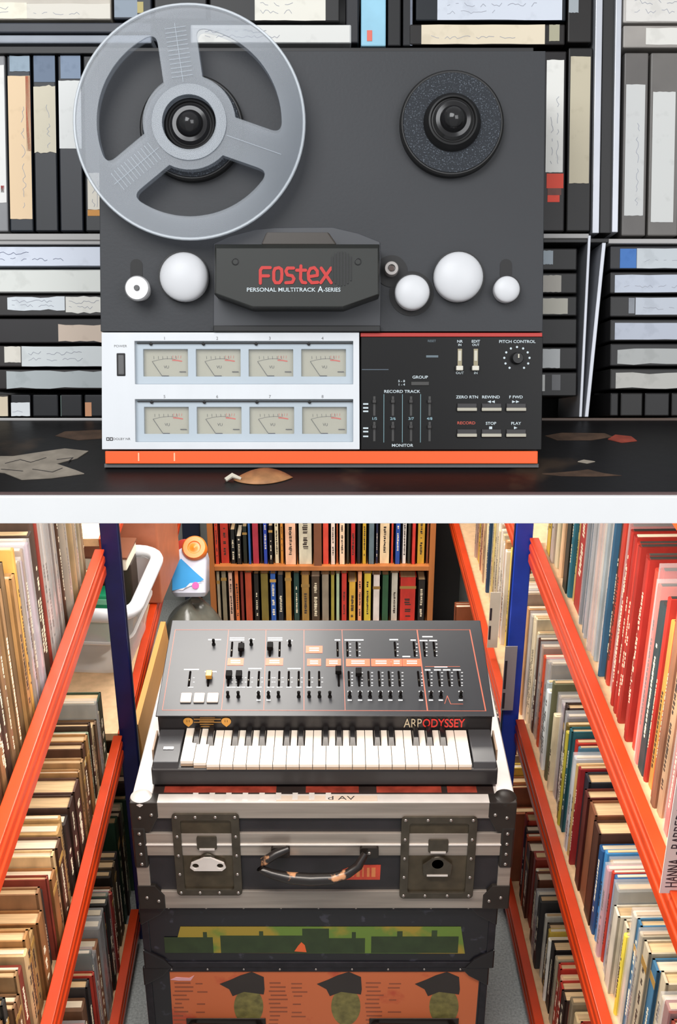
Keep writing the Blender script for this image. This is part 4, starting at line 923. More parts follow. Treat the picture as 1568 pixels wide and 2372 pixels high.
# recessed butterfly latches
def latch(px0, py0, px1, py1, label, wings):
    x0, z1 = fp(px0, py0); x1, z0 = fp(px1, py1); cx, cz = (x0 + x1) / 2, (z0 + z1) / 2; w, h = (x1 - x0) / 2, (z1 - z0) / 2
    to = Matrix(((1, 0, 0, cx), (0, 0, -1, -DC - 0.001), (0, 1, 0, cz), (0, 0, 0, 1)))     # local xy on the case front, +z to the viewer
    p = obj('latch_plate', MB().plate(rrect(-w, w, -h, h, 0.008), [rrect(-w + .014, w - .014, -h + .013, h - .013, 0.005)], -0.004, 0.004), M_latch, case, to, bevel=0.0012, label=label)
    obj('latch_dish', MB().plate(rrect(-w + .013, w - .013, -h + .012, h - .012, 0.005), [], -0.006, -0.0004), mat('latch_dish_bronze', '4C4436', 0.3, metal=0.5, var=0.3, scale=30), p)
    for x, z in [(-1, -1), (-.34, -1), (.34, -1), (1, -1), (-1, 1), (-.34, 1), (.34, 1), (1, 1), (-1, .5), (-1, 0), (-1, -.5), (1, .5), (1, 0), (1, -.5)]:
        obj('rivet', RIV, M_rivet, p, T((x * (w - .007), z * (h - .0065), 0.004)))
    obj('keeper', MB().plate(rrect(-.017, .017, .012, .040, .004), [], -0.0004, 0.003), M_latch, p, bevel=0.0008)
    obj('keeper_edge', MB().box(-.013, .013, .012, .0155, 0.003, 0.0045), M_alut, p)
    obj('turn_cam', MB().lathe([(0.014, -0.0004), (0.014, 0.004), (0.010, 0.006)], 24, (0, -0.010, 0)), M_latch, p, bevel=0.0006)
    if wings:
        wing = [(-.031, -.024), (-.024, -.031), (.024, -.031), (.031, -.024), (.028, -.013), (.014, -.006), (.006, -.001), (-.006, -.001), (-.014, -.006), (-.028, -.013)]
        obj('wing_handle', MB().plate(wing, [circle(-.021, -.020, .0055, 16), circle(.021, -.020, .0055, 16)], 0.004, 0.0075), M_alut, p, bevel=0.001)
    else:
        wing = [(-.024, -.036), (.024, -.036), (.026, -.012), (.010, .002), (-.010, .002), (-.026, -.012)]
        obj('wing_handle', MB().plate(wing, [], 0.003, 0.006), M_latch, p, bevel=0.001)
        obj('wing_edge', MB().box(-.018, .018, -.036, -.033, .005, .0075), M_alut, p)
latch(397, 1882, 562, 2070, 'tarnished recessed latch with bright butterfly wings', True)
latch(930, 1889, 1094, 2077, 'tarnished recessed latch with folded flap', False)
# handle: worn black strap grip
hp = [onY(x, y, YF - 0.014) for x, y in ((668, 1966), (640, 1972), (612, 1986), (604, 2000), (628, 2010), (668, 2018), (720, 2022), (770, 2020), (806, 2010), (830, 1996), (846, 1976))]
dz = [0, -.006, -.010, -.012, -.014, -.016, -.016, -.016, -.014, -.010, 0]
path = [(p.x - XC, p.y - (YF + DC) + d, p.z - z_cb) for p, d in zip(hp, dz)]
hd = obj('carry_handle', MB().tube(path, [.006, .008, .008, .007, .008, .010, .011, .010, .008, .008, .006], 10), mat('worn_black_leather', '1E1B1A', 0.3, var=0.0, scale=34, col2='B98862', thr=0.63), case, label='worn black carry handle with scuffed tan patches')
for px in (650, 855):
    x, z = fp(px, 1968); b = obj('handle_bracket', MB().plate(rrect(x - .016, x + .016, z - .011, z + .011, .006), [], -0.001, 0.007), M_steel, case, Matrix(((1, 0, 0, 0), (0, 0, -1, -DC - 0.002), (0, 1, 0, 0), (0, 0, 0, 1))), bevel=0.001)
    obj('rivet', RIV, M_rivet, b, T((x, z, 0.007)))
# red sticker with faded yellow block letters (illegible)
x0, z1 = fp(728, 2007); x1, z0 = fp(880, 2041)
stk = obj('red_sticker', MB().plate([(x0 - .004, z0 + .006), (x0 + .012, z0), (x1, z0), (x1 + .001, z1), (x0 + .07, z1), (x0 + .03, z0 + .012)], [], 0, 0.0006), mat('faded_red_sticker', 'B8402C', 0.5, var=0.15, scale=60), case, Matrix(((1, 0, 0, 0), (0, 0, -1, -DC + 0.004), (0, 1, 0, 0), (0, 0, 0, 1))), label='faded red sticker')
mb = MB()
for k, (a, b) in enumerate(((.50, .55), (.58, .60), (.64, .69), (.73, .75), (.80, .84), (.87, .93))): mb.box(x0 + (x1 - x0) * a, x0 + (x1 - x0) * b, z0 + (z1 - z0) * .2, z0 + (z1 - z0) * .82, 0.0006, 0.0009)
obj('faded_letters', mb, mat('faded_yellow_print', 'C87A48', 0.5), stk)
# strip of tape along the front rim with a scrawl, and red patches on the lid
a = onZ(640, 1850, ZT) - Vector((XC, YF + DC, z_cb)); b = onZ(874, 1850, ZT) - Vector((XC, YF + DC, z_cb))
tp = cb('tape_strip', mat('grey_tape', 'B4A698', 0.5, var=0.12), a.x, b.x, a.y - .006, a.y + .008, HCASE - .0006, HCASE + .0002)
t_ = onZ(790, 1850, ZT) - Vector((XC, YF + DC, z_cb))
text('d AV', 0.014, M_ink, tp, T((t_.x, t_.y + .001, HCASE + .0004)), sx=1.6)
for x0_, x1_ in ((-0.27, -0.08), (-0.03, 0.06), (0.09, 0.2), (0.21, 0.26)): cb('lid_patch', mat('dull_red_patch', '7A3024', 0.4, var=0.4, scale=40), x0_, x1_, -DC + .026, -DC + .044, HCASE - .0012, HCASE - .0009)
for k in range(9): x_ = -0.22 + 0.028 * k; cb('rim_glint_tab', M_alut, x_, x_ + 0.009, -DC + .006, -DC + .024, HCASE - .0006, HCASE + .0003)

# ---- two trunks below
def trunk(name, zt, zb, yf, x0, x1, label, lower):
    t = empty(name, T(((x0 + x1) / 2, yf + 0.30, zb)), label, 'trunk'); w = (x1 - x0) / 2; h = zt - zb
    Mt = mat('scuffed_black_trunk', '16161C', 0.3, var=0.0, scale=40, col2='34343F', thr=0.64)
    box('body', Mt, t, -w, w, -0.30, 0.30, 0, h, 0.004)
    ed = mat('dark_trunk_edging', '26242A', 0.3, metal=0.5, var=0.3, scale=50)
    for z0, z1 in ((0, 0.012), (h - 0.012, h)): box('edging', ed, t, -w - .001, w + .001, -0.303, -0.298, z0, z1, 0.001)
    for s in (-1, 1): box('edging', ed, t, *sorted((s * (w + .001), s * (w - .012))), -0.303, -0.298, 0.012, h - 0.012, 0.001)
    for k in range(9): obj('rivet', RIV, M_rivet, t, T((-w + .05 + (2 * w - .1) * k / 8, -0.303, h - .006)) @ Matrix.Rotation(math.pi / 2, 4, 'X') @ Matrix.Scale(0.7, 4))
    for s in (-1, 1):
        for z0, z1 in ((0, 0.045), (h - 0.045, h)):
            c = obj('corner_cap', MB().plate([(s * (w + .002), z0), (s * (w - .05), z0 if z0 == 0 else z1), (s * (w + .002) * .999, z1)] if False else ([(s * (w + .002), z0), (s * (w - .05), z0), (s * (w - .035), z0 + .02), (s * (w + .002), z1)] if z0 == 0 else [(s * (w + .002), z0), (s * (w - .035), z1 - .02), (s * (w - .05), z1), (s * (w + .002), z1)]), [], 0, .006), mat('black_corner_cap', '2A282A', 0.25, metal=0.5), t, Matrix(((1, 0, 0, 0), (0, 0, 1, -0.3055), (0, 1, 0, 0), (0, 0, 0, 1))), bevel=0.002)
    return t, w, h
z2b = onY(742, 2238, YF + 0.01).z
t2, w2, h2 = trunk('travel_trunk', z_cb - 0.001, z2b, YF + 0.01, onY(328, 2160, YF).x, onY(1148, 2160, YF).x, 'scuffed black trunk with a green strip sticker, middle of the stack', False)
t3, w3, h3 = trunk('poster_trunk', z2b - 0.001, 0.0, YF + 0.012, onY(336, 2300, YF).x, onY(1128, 2300, YF).x, 'black trunk with an orange poster on its front, bottom of the stack', True)
def on_trunk(t, yf, px, py): p = onY(px, py, yf); return p.x - t.location.x, p.z - t.location.z
TOF = lambda y: Matrix(((1, 0, 0, 0), (0, 0, -1, y), (0, 1, 0, 0), (0, 0, 0, 1)))
# green strip: layered print
def quad(t, yf, x0, y0, x1, y1): a = on_trunk(t, yf, x0, y0); b = on_trunk(t, yf, x1, y1); return a[0], b[0], b[1], a[1]
y2 = YF + 0.01
u0, u1, v0, v1 = quad(t2, y2, 410, 2146, 1064, 2206)
gs = obj('green_sticker', MB().plate([(u0 - .01, v0), (u1 + .01, v0 - .002), (u1, v1), (u0 + .006, v1)], [], 0, 0.0006), mat('green_print', '5E7A2E', 0.5, var=0.0, scale=7, col2='94802C', thr=0.52), t2, TOF(-0.3005), label='long green and yellow printed strip')
mb = MB()
for a, b, c, d in ((380, 2170, 495, 2206), (510, 2166, 745, 2206), (700, 2150, 762, 2206), (762, 2172, 845, 2206), (860, 2168, 1060, 2206), (470, 2158, 480, 2172), (600, 2156, 610, 2170), (815, 2158, 824, 2174), (920, 2156, 932, 2170), (1000, 2154, 1012, 2170)):
    q = quad(t2, y2, a, b, c, d); mb.box(q[0], q[1], q[2], q[3], 0.0006, 0.0009 + .00001 * (a % 17))
obj('dark_skyline_print', mb, mat('dark_green_print', '28381C', 0.5, var=0.2, scale=40), gs)
mb = MB(); q = [on_trunk(t2, y2, x, y) for x, y in ((682, 2202), (690, 2190), (698, 2181), (706, 2188), (710, 2204))]
mb.plate(list(reversed(q)), [], 0.0006, 0.0013); obj('orange_blot', mb, mat('orange_blot', 'D8602E', 0.5), gs)
# poster: orange ground, columns of captions, dark caps over plain olive ovals
y3 = YF + 0.012
u0, u1, v0, v1 = quad(t3, y3, 388, 2250, 1092, 2480)
po = obj('orange_poster', MB().plate([(u0, v0), (u1, v0), (u1 + .002, v1 - .004), (u1 - .01, v1), (u0 + .004, v1)], [], 0, 0.0006), mat('orange_poster', 'C0663C', 0.55, var=0.0, scale=9, col2='B04A2E', thr=0.60), t3, TOF(-0.3005), label='torn orange poster with dark caps and caption columns')
cols = [(400, 450), (622, 668), (845, 890)]
mb = MB(); rs = random.Random(5)
for a, b in cols:
    y = 2274
    while y < 2475:
        q = quad(t3, y3, a + rs.uniform(0, 6), y, a + rs.uniform(18, b - a), y + 3.4); mb.box(q[0], q[1], q[2], q[3], 0.0006, 0.0008); y += 9.5
    y = 2276
    while y < 2475:
        q = quad(t3, y3, a + 52 + rs.uniform(0, 6), y, a + 60 + rs.uniform(8, 30), y + 3.0); mb.box(q[0], q[1], q[2], q[3], 0.0006, 0.0008); y += rs.choice((9.5, 19, 28))
tagp(obj('caption_print', mb, mat('brown_caption', '8A4A30', 0.6), po), kind='stuff')
for cx in (575, 800, 1027):
    cappx = [(cx - 66, 2278), (cx - 40, 2268), (cx - 18, 2258), (cx + 8, 2250), (cx + 36, 2262), (cx + 38, 2290), (cx + 36, 2302), (cx - 10, 2296), (cx - 36, 2306), (cx - 44, 2290)]
    obj('dark_cap_print', MB().plate(list(reversed([on_trunk(t3, y3, x, y) for x, y in cappx])), [], 0.0006, 0.0011), mat('dark_cap_print', '2A2422', 0.5), po)
    ov = [(cx + 1 + 34 * math.cos(k * math.pi / 12), 2330 + 44 * math.sin(k * math.pi / 12)) for k in range(24)]
    obj('olive_oval_print', MB().plate(list(reversed([on_trunk(t3, y3, x, y) for x, y in ov])), [], 0.0006, 0.0009), mat('olive_print', '6E6838', 0.5, var=0.35, scale=70), po)
mb = MB().plate(list(reversed([on_trunk(t3, y3, x, y) for x, y in ((395, 2268), (408, 2262), (438, 2264), (450, 2258), (442, 2270), (414, 2270))])), [], 0.0006, 0.0012)
obj('pink_tear', mb, mat('pink_tear', 'D8A0A8', 0.6), po)
for a, b in ((442, 606), (865, 1052)):
    pa, pb = on_trunk(t3, y3, a, 2362), on_trunk(t3, y3, b, 2366)
    h_ = obj('trunk_handle', MB().tube([(pa[0], -0.302, pa[1] - .01), (pa[0] + .012, -0.318, pa[1]), (pb[0] - .012, -0.318, pb[1]), (pb[0], -0.302, pb[1] - .01)], [.006, .008, .008, .006], 10), mat('black_handle', '201C1A', 0.25), t3)
    obj('handle_plate', MB().box(pa[0] - .008, pb[0] + .008, -0.3035, -0.3008, pa[1] - .045, pa[1] + .006), mat('dark_handle_plate', '2A221E', 0.3, metal=0.4), t3, bevel=0.003)

# ================================================================ synthesizer
M_syn = mat('synth_black', '1F1D1E', 0.4, var=0.08)
M_pan = mat('synth_panel_charcoal', '2C2E32', 0.33, var=0.06, scale=14, spec=0.31)
M_key = mat('ivory_key', 'D8D0C5', 0.3, var=0.02); M_keyf = mat('key_front_tan', 'A08A74', 0.5, var=0.1); M_bkey = mat('black_key', '161516', 0.25)
M_sorg = mat('synth_orange', 'F0562A', 0.45, var=0.05); M_sline = mat('synth_line', 'A85640', 0.5); M_gold = mat('gold_print', 'C08A3A', 0.4, var=0.1); M_swht = mat('white_print', 'C8CED2', 0.5)
SX = 0.0; SYF = 1.576; ZP0 = HC - 1.166; ZP1 = HC - 1.118; YP0 = 1.668; YP1 = 1.905
syn = empty('synthesizer', T((0, 0, ZT)), 'black analog synthesizer keyboard with charcoal slider panel and white keys', 'synthesizer')
syn.location = (-0.0235, 1.74, ZT)
so = syn.location.copy()
hw = 0.2925
def L3(p): return (p.x - so.x, p.y - so.y, p.z - so.z)
# body profile along x: y,z (front lip, key bed, fascia, sloped panel, back)
zk = 0.052      # key top
prof = [(SYF - so.y, 0.006), (SYF - so.y, 0.036), (SYF + .004 - so.y, 0.040), (YP0 + .006 - so.y, 0.040), (YP0 + .003 - so.y, ZP0 - ZT - 0.003), (YP1 - so.y, ZP1 - ZT - 0.003), (YP1 + .004 - so.y, 0.006)]
n = len(prof); mb = MB(); mb.add([(-hw, y, z) for y, z in prof] + [(hw, y, z) for y, z in prof], [tuple(range(n)), tuple(range(2 * n - 1, n - 1, -1))] + [(i, (i + 1) % n, (i + 1) % n + n, i + n) for i in range(n)])
obj('body', mb, M_syn, syn, bevel=0.002)
for s in (-1, 1):
    for y in (1.62, 1.86): obj('rubber_foot', MB().lathe([(0.010, 0), (0.011, 0.0065)], 16, (s * 0.25, y - so.y, 0)), M_rub, syn)
# side rails in leatherette/tan edge seen at the right side
pn = Vector((0, -(ZP1 - ZP0), YP1 - YP0)).normalized(); pv = Vector((0, YP1 - YP0, ZP1 - ZP0)).normalized(); pu = Vector((1, 0, 0))
P0 = Vector((0, YP0, ZP0))
PMW = T(-so) @ Matrix(((1, pv.x, pn.x, 0), (0, pv.y, pn.y, YP0), (0, pv.z, pn.z, ZP0), (0, 0, 0, 1)))
def sp_(px, py, w=0.0):
    q = onPlane(px, py, P0 + pn * w, pn) - P0; return q.x, q.dot(pv)
def spr(x0, y0, x1, y1, w=0.0):
    a = sp_(x0, y1, w); b = sp_(x1, y0, w); return a[0], b[0], a[1], b[1]
pL = (YP1 - YP0) / pv.y
xl0, xr0 = -hw + so.x - 0.002, hw + so.x + 0.002
panel = obj('control_panel', MB().plate([(xl0, -0.004), (xr0, -0.004), (xr0, pL + .002), (xl0, pL + .002)], [], -0.003, 0.0), M_pan, syn, PMW, bevel=0.001, label='charcoal slider panel')
def pst(name, m, x0, y0, x1, y1, w0, w1, parent=None, bevel=0.0):
    a = spr(x0, y0, x1, y1, w1); return box(name, m, parent or panel, a[0], a[1], a[2], a[3], w0, w1, bevel)
W0 = 0.0003
def pline(pts, pen=0.0010, m=None, name='panel_line'): obj(name, ribbon([[sp_(x, y) for x, y in pts]], pen, 0.0, W0, 3), m or M_sline, panel)
pline([(406, 1459), (1088, 1459)]); pline([(1088, 1459), (1125, 1647)], 0.0022); pline([(1125, 1647), (376, 1645)]); pline([(376, 1645), (406, 1459)])
for a, b in (((529.6, 1459), (513, 1645)), ((616, 1459), (611, 1645)), ((704, 1459), (704, 1645)), ((792, 1459), (799.5, 1646)), ((966, 1459), (990, 1646))): pline([a, b], 0.0022 if a[0] > 900 else 0.001)
pline([(1030, 1630), (1036, 1612), (1044, 1631), (1072, 1631)]); pline([(985, 1544), (1065, 1544)])
for x0, x1, y0, y1 in ((526, 565, 1524.5, 1541), (615, 656, 1524.5, 1541), (708, 747, 1496, 1512.5), (711, 743.5, 1526, 1542), (755, 789.5, 1526, 1543), (801.6, 856.5, 1526, 1543), (860, 905, 1526, 1543), (906.6, 931, 1526, 1543), (933, 975, 1526, 1543)):
    t = pst('orange_tag', M_sorg, x0, y0, x1, y1, 0.0, 0.0005); mid_ = (x0 + x1) / 2; wd_ = (x1 - x0) * 0.28
    for k in (0, 1): pst('tag_lettering', M_key, mid_ - wd_, y0 + 4 + 5 * k, mid_ + wd_, y0 + 6.6 + 5 * k, 0.0005, 0.0007, t)
M_slt = mat('slider_slot', '100E0E', 0.9, spec=0.0)
M_scap = mat('slider_cap_black', '121111', 0.7, spec=0.08)
capmesh = None
def slider(x, y0, y1, cap=None, xb=None, gold=False):
    xb = x if xb is None else xb
    a, b = sp_(x, y0), sp_(xb, y1)
    s = obj('slider_slot', ribbon([[a, b]], 0.0040, 0.0, 0.0004, 3), M_slt, panel)
    if cap:
        u, v = sp_(x + (xb - x) * (cap - y0) / (y1 - y0), cap, 0.006)
        mb = MB().box(u - .0055, u + .0055, v - .0075, v + .0075, 0.003, 0.012).box(u - .0012, u + .0012, v - .002, v + .002, 0.0, 0.003)
        obj('slider_cap', mb, M_gold if gold else M_scap, s, bevel=0.001)
    else:
        u, v = sp_(x + (xb - x) * .62, y0 + (y1 - y0) * .62, 0.002); obj('slider_stem', MB().box(u - .0008, u + .0008, v - .0015, v + .0015, 0.0, 0.004), M_latch, s)
for x, cap in ((538, None), (559.5, 1500), (626, 1498), (648, None), (781.5, None), (804, None), (826, None), (914, None), (958, None), (981, None), (1004, None)): slider(x, 1488, 1520, cap, x + (x - 720) * 0.012)
for x, cap in ((441, None), (485, 1564), (531, 1564), (554, 1564), (577, None), (600, None), (624, None), (647, None), (669, None), (692, None), (716, None), (739, None), (784, 1553), (807.5, None), (830.5, 1558), (853, None), (877, None), (900, None), (923, None), (968, None), (990, None), (1014.5, None), (1037, None), (1060, None)): slider(x, 1556, 1589, cap, x + (x - 720) * 0.014, x == 485)
SWM = MB().lathe([(0.0035, 0), (0.0035, 0.002), (0.0022, 0.003), (0.0026, 0.009), (0.0030, 0.012), (0.0012, 0.0135)], 12).mesh('toggle_switch'); SWM.materials.append(M_scap)
for x, y in [(495, 1490), (582, 1490), (671, 1492)] + [(x, 1611) for x in (528, 552, 599, 622, 645, 692, 716, 740, 764, 810, 834, 857, 881, 904, 927.5, 975, 998, 1021, 1067)]:
    u, v = sp_(x, y + 3); obj('toggle_switch', SWM, M_bkey, panel, T((u, v, 0)))
lt = MB()
def lbar(x0, x1, y, h=2.6): a = spr(x0, y - h / 2, x1, y + h / 2); lt.box(a[0], a[1], a[2], a[3], 0.0, 0.0003)
for x0, x1, y in ((482, 512, 1482), (532, 566, 1478), (532, 566, 1482.5), (620, 654, 1478), (620, 654, 1482.5), (576, 590, 1481), (664, 678, 1484), (426, 461, 1551), (474, 502, 1556), (575, 606, 1549), (666, 697, 1549), (775, 788, 1482.5), (798, 842, 1482.5), (902, 922, 1482), (951, 963, 1483), (972, 990, 1484), (994, 1012, 1484), (978, 1002, 1475), (1006, 1036, 1545), (984, 997, 1552), (1005, 1021, 1552), (1026, 1043, 1552), (1049, 1067, 1552), (932, 950, 1521)): lbar(x0, x1, y)
for x in (810, 834, 857, 881, 904, 927.5, 975, 998, 1021, 1067, 622, 599): lbar(x - 5, x + 5, 1622); lbar(x - 5, x + 5, 1602)
for x in (804, 826, 914, 958, 981, 1004):
    for y in (1492, 1500, 1509, 1518): lbar(x + 5, x + 9, y, 1.4)
for x in (807, 830, 853, 877, 900, 923, 968, 990, 1014, 1037, 1060):
    for y in (1558, 1566, 1574, 1582, 1588): lbar(x + 6 + (x - 720) * .006, x + 10 + (x - 720) * .006, y, 1.4)
for x in (540, 562, 629, 648, 442, 531, 554, 577, 600, 624, 647, 669, 692, 716, 739): lbar(x + 5, x + 9, 1570, 1.2); lbar(x + 5, x + 9, 1580, 1.2); lbar(x - 6, x + 6, 1592, 1.6)
for x in (880, 896): lbar(x, x + 16, 1533, 1.6)
tagp(obj('panel_lettering', lt, M_swht, panel), kind='stuff')
for x0, x1 in ((416.6, 444.7), (447.4, 475), (478, 507)): pst('pressure_pad', M_key, x0, 1604, x1, 1625, 0.0, 0.004, None, 0.0015)
# fascia lettering: the fascia leans a little, facing the player
yfa = YP0 + 0.0035
FMW = T(-so) @ Matrix(((1, 0, 0, 0), (0, 0, -1, yfa - 0.0012), (0, 1, 0, 0), (0, 0, 0, 1)))
def fc(px, py): p = onY(px, py, yfa); return p.x, p.z
a = fc(935, 1675); b = fc(978, 1675); c = fc(1076, 1675)
zc_ = a[1]; hh_ = abs(fc(935, 1664)[1] - fc(935, 1685)[1])
t_ = text('ARP', 1.0, mat('pale_gold_letters', 'B4A88E', 0.4), syn, FMW @ T((a[0], zc_, 0)), align='LEFT')
def fit(o, w, h, base):
    xs = [v.co.x for v in o.data.vertices]; ys = [v.co.y for v in o.data.vertices]
    o.matrix_local = base @ Matrix.Diagonal((w / (max(xs) - min(xs)), h / (max(ys) - min(ys)), 1, 1))
fit(t_, b[0] - a[0] - .001, hh_ * 0.95, FMW @ T((a[0], zc_, 0.0004)))
t_ = text('ODYSSEY', 1.0, mat('red_letters', 'C8322C', 0.4), syn, FMW @ T((b[0], zc_, 0)), align='LEFT', bold=0.015); fit(t_, c[0] - b[0], hh_ * 0.95, FMW @ T((b[0], zc_, 0.0004)))
for px in (436, 524):
    u, v = fc(px, 1670); r = 0.0085
    pts = [(u + r * math.cos(math.radians(d)), v + r * .95 * math.sin(math.radians(d))) for d in range(-30, 211, 15)] + [(u - r * .55, v - r * .85), (u, v - r * 1.35), (u + r * .55, v - r * .85)]
    e = obj('gold_emblem', MB().plate(pts, [], 0, 0.0005), M_gold, syn, FMW)
    obj('emblem_mark', ribbon([[(u - .002, v - .001), (u - .002, v + .003)], [(u + .002, v - .001), (u + .002, v + .003)]], 0.0012, 0.0005, 0.0007, 3), mat('dark_gold', '6A4A1C', 0.5), e)
mb = MB()
for x0, x1, y in ((463, 498, 1661), (449, 512, 1665), (449, 512, 1672), (462, 496, 1669), (463, 495, 1677), (465, 492, 1682)):
    p, q = fc(x0, y - 1.1), fc(x1, y + 1.1); mb.box(p[0], q[0], q[1], p[1], 0, 0.0004)
obj('gold_lettering', mb, mat('dim_gold_print', '8A6430', 0.45), syn, FMW)
# cheek blocks
yk0 = SYF + 0.006
for s, a, b in ((-1, onZ(362, 1766, ZT + zk).x, onZ(412, 1766, ZT + zk).x), (1, onZ(1097, 1766, ZT + zk).x, hw + so.x - .004)):
    ck = box('cheek_block', mat('cheek_grey', '3E3F42', 0.3, var=0.08), syn, (-hw + .003) if s < 0 else a - so.x, (b - so.x) if s < 0 else hw - .003, yk0 - so.y - .004, YP0 + .004 - so.y, 0.036, zk, 0.0015)
    if s < 0: box('small_badge', M_chrome, ck, -hw + .016, -hw + .034, 1.612 - so.y, 1.620 - so.y, zk, zk + .0015, 0.0005)
# keys: 22 white, 15 black
kx0 = onZ(414, 1779, ZT + zk).x - so.x; kx1 = onZ(1095, 1779, ZT + zk).x - so.x; kw = (kx1 - kx0) / 22
ky0 = yk0 - so.y - .010; ky1 = YP0 - so.y + .001
for i in range(22):
    x0 = kx0 + i * kw; g = 0.0005; note = i % 7
    lc = note in (1, 2, 4, 5, 6) ; rc = note in (0, 1, 3, 4, 5)
    if i == 21: lc = rc = False
    nl = kw * {1: .26, 2: .36, 4: .22, 5: .30, 6: .36}.get(note, 0) if lc else 0; nr = kw * {0: .36, 1: .26, 3: .36, 4: .30, 5: .22}.get(note, 0) if rc else 0
    ym = ky0 + 0.052
    poly = [(x0 + g, ky0), (x0 + kw - g, ky0), (x0 + kw - g, ym if rc else ky1)]
    if rc: poly += [(x0 + kw - nr, ym), (x0 + kw - nr, ky1)]
    poly += [(x0 + nl + (0 if lc else g), ky1)]
    if lc: poly += [(x0 + nl, ym), (x0 + g, ym)]
    sag = {0: 0.0012, 1: 0.0004}.get(i, 0.0)
    k = obj('white_key', MB().plate(poly, [], zk - 0.006, zk), M_key, syn, T((0, (0.008 if i == 0 else 0.004 if i == 1 else 0), sag)), bevel=0.0006)
    box('key_front', M_keyf, k, x0 + g, x0 + kw - g, ky0 + .001, ky0 + .006, zk - 0.0115, zk - 0.006)
for i in range(21):
    if i % 7 in (2, 6): continue
    xc = kx0 + (i + 1) * kw + {0: -.05, 1: .05, 3: -.06, 4: 0.0, 5: .06}[i % 7] * kw * .8
    w = kw * .28; ym = ky0 + 0.053; z0 = zk - 0.004; z1 = zk + 0.009
    k = obj('black_key', MB().hexa([(xc - w, ym, z0), (xc + w, ym, z0), (xc + w, ky1, z0), (xc - w, ky1, z0), (xc - w * .7, ym + .012, z1), (xc + w * .7, ym + .012, z1), (xc + w * .7, ky1, z1), (xc - w * .7, ky1, z1)]), M_bkey, syn, bevel=0.0008)
# tan trim strip on the sides of the body
for s in (-1, 1): box('side_trim', mat('tan_trim', '8A7460', 0.4, var=0.15), syn, *sorted((s * hw, s * (hw + .003))), yk0 + .03 - so.y, YP0 - so.y, 0.030, 0.052)
# ================================================================ far end: bookcase, tub, jug, bag, board
YB = 3.20
M_bw = mat('orange_pine', 'B8703A', 0.45, var=0.18, scale=20, stretch=(1, 1, 0.1))
def bp(px, py): p = onY(px, py, YB); return p.x, p.z
xl = bp(487, 1380)[0]; xr = bp(1004, 1380)[0]; zs_ = bp(745, 1317)[1]; zb_ = bp(745, 1440)[1]
bc = empty('bookcase', T(((xl + xr) / 2, YB + 0.12, 0)), 'pine bookcase with two rows of paperbacks at the end of the aisle', 'bookcase')
bx = (xl + xr) / 2; hwb = (xr - xl) / 2; ztop = bp(745, 1130)[1]
for s in (-1, 1): box('side_panel', M_bw, bc, *sorted((s * hwb, s * (hwb - .017))), -0.12, 0.12, 0, ztop, 0.001)
box('shelf', M_bw, bc, -hwb + .017, hwb - .017, -0.12, 0.115, zs_ - .008, zs_ + .008, 0.001)
box('shelf', M_bw, bc, -hwb + .017, hwb - .017, -0.12, 0.115, zb_ - .03, zb_ - .014, 0.001)
box('shelf', M_bw, bc, -hwb + .017, hwb - .017, -0.12, 0.115, ztop - .016, ztop, 0.001)
box('back_panel', mat('dark_back_panel', '2A2320', 0.7), bc, -hwb + .017, hwb - .017, 0.115, 0.12, 0, ztop)
dx = bp(736, 1280)[0] - bx; box('divider', mat('brown_divider', '7A4A30', 0.5, var=0.15), bc, dx - .012, dx + .012, -0.118, 0.115, zs_ + .008, ztop - .016)
U = [(315, 355, 'D2472E', 1), (356, 404, 'C83A2A', .95), (406, 432, '1E1E1C', .55), (433, 462, '2A2622', .45), (463, 489, '1C2018', .6), (490, 505, '2C5AA0', 1), (507, 545, 'A83040', .9), (546, 559, '1A1A1A', .7), (560, 584, '2A44A8', 1), (586, 609, '1E1A18', .62), (612, 638, 'E2D4B0', .98), (640, 659, 'E89A3A', 1), (661, 720, 'E0B090', 1), (725, 795, 'DAD2B8', 1.02),
     (838, 874, 'D24634', .97), (876, 904, 'E0CCBC', .9), (905, 914, 'E07040', 1), (916, 950, 'E6C8A8', 1), (952, 968, '3A3424', .9), (970, 999, 'C02A26', 1), (1001, 1023, '1E1A1C', 1), (1025, 1050, 'E4B838', 1), (1054, 1088, '6C8088', .98), (1090, 1104, '2A2E4A', .9), (1106, 1160, 'E2C8A0', 1), (1162, 1176, 'C8442E', .95), (1179, 1210, '2A50A8', 1), (1214, 1238, 'E4E0D8', 1), (1240, 1257, '3A3A30', .8), (1258, 1281, 'CC3A30', 1), (1283, 1326, 'D8A838', 1), (1328, 1342, '8A4A2C', .9)]
Lr = [(325, 352, 'A89C84', 1), (353, 384, '8A8068', 1), (386, 414, 'E2B8A0', .98), (416, 442, 'D2703C', 1), (444, 464, '7A2A20', 1), (465, 506, 'C8502E', .98), (507, 539, '241C16', .95), (540, 584, '7A6A2A', .96), (586, 620, '2C56A0', .96), (622, 655, '22262E', .94), (657, 694, 'B4863C', .98), (697, 732, '24443E', .96), (735, 780, 'A07A3A', .94), (782, 830, '4A3A2A', .9), (832, 874, '9A8C78', .95), (876, 900, 'A89A3C', .93), (902, 924, 'A8BC9A', .95), (926, 960, 'D83C2C', .97), (962, 1002, 'D8A838', .8), (1004, 1032, 'ECA070', 1), (1034, 1076, 'DCC03C', .97), (1078, 1118, 'E8DCD4', .93), (1121, 1160, '2E5A3A', .93), (1165, 1204, 'E2DCCC', .96), (1207, 1290, 'CE3428', .88), (1293, 1334, '2A2420', .85)]
FB = Matrix.Translation((0, 0, 0))
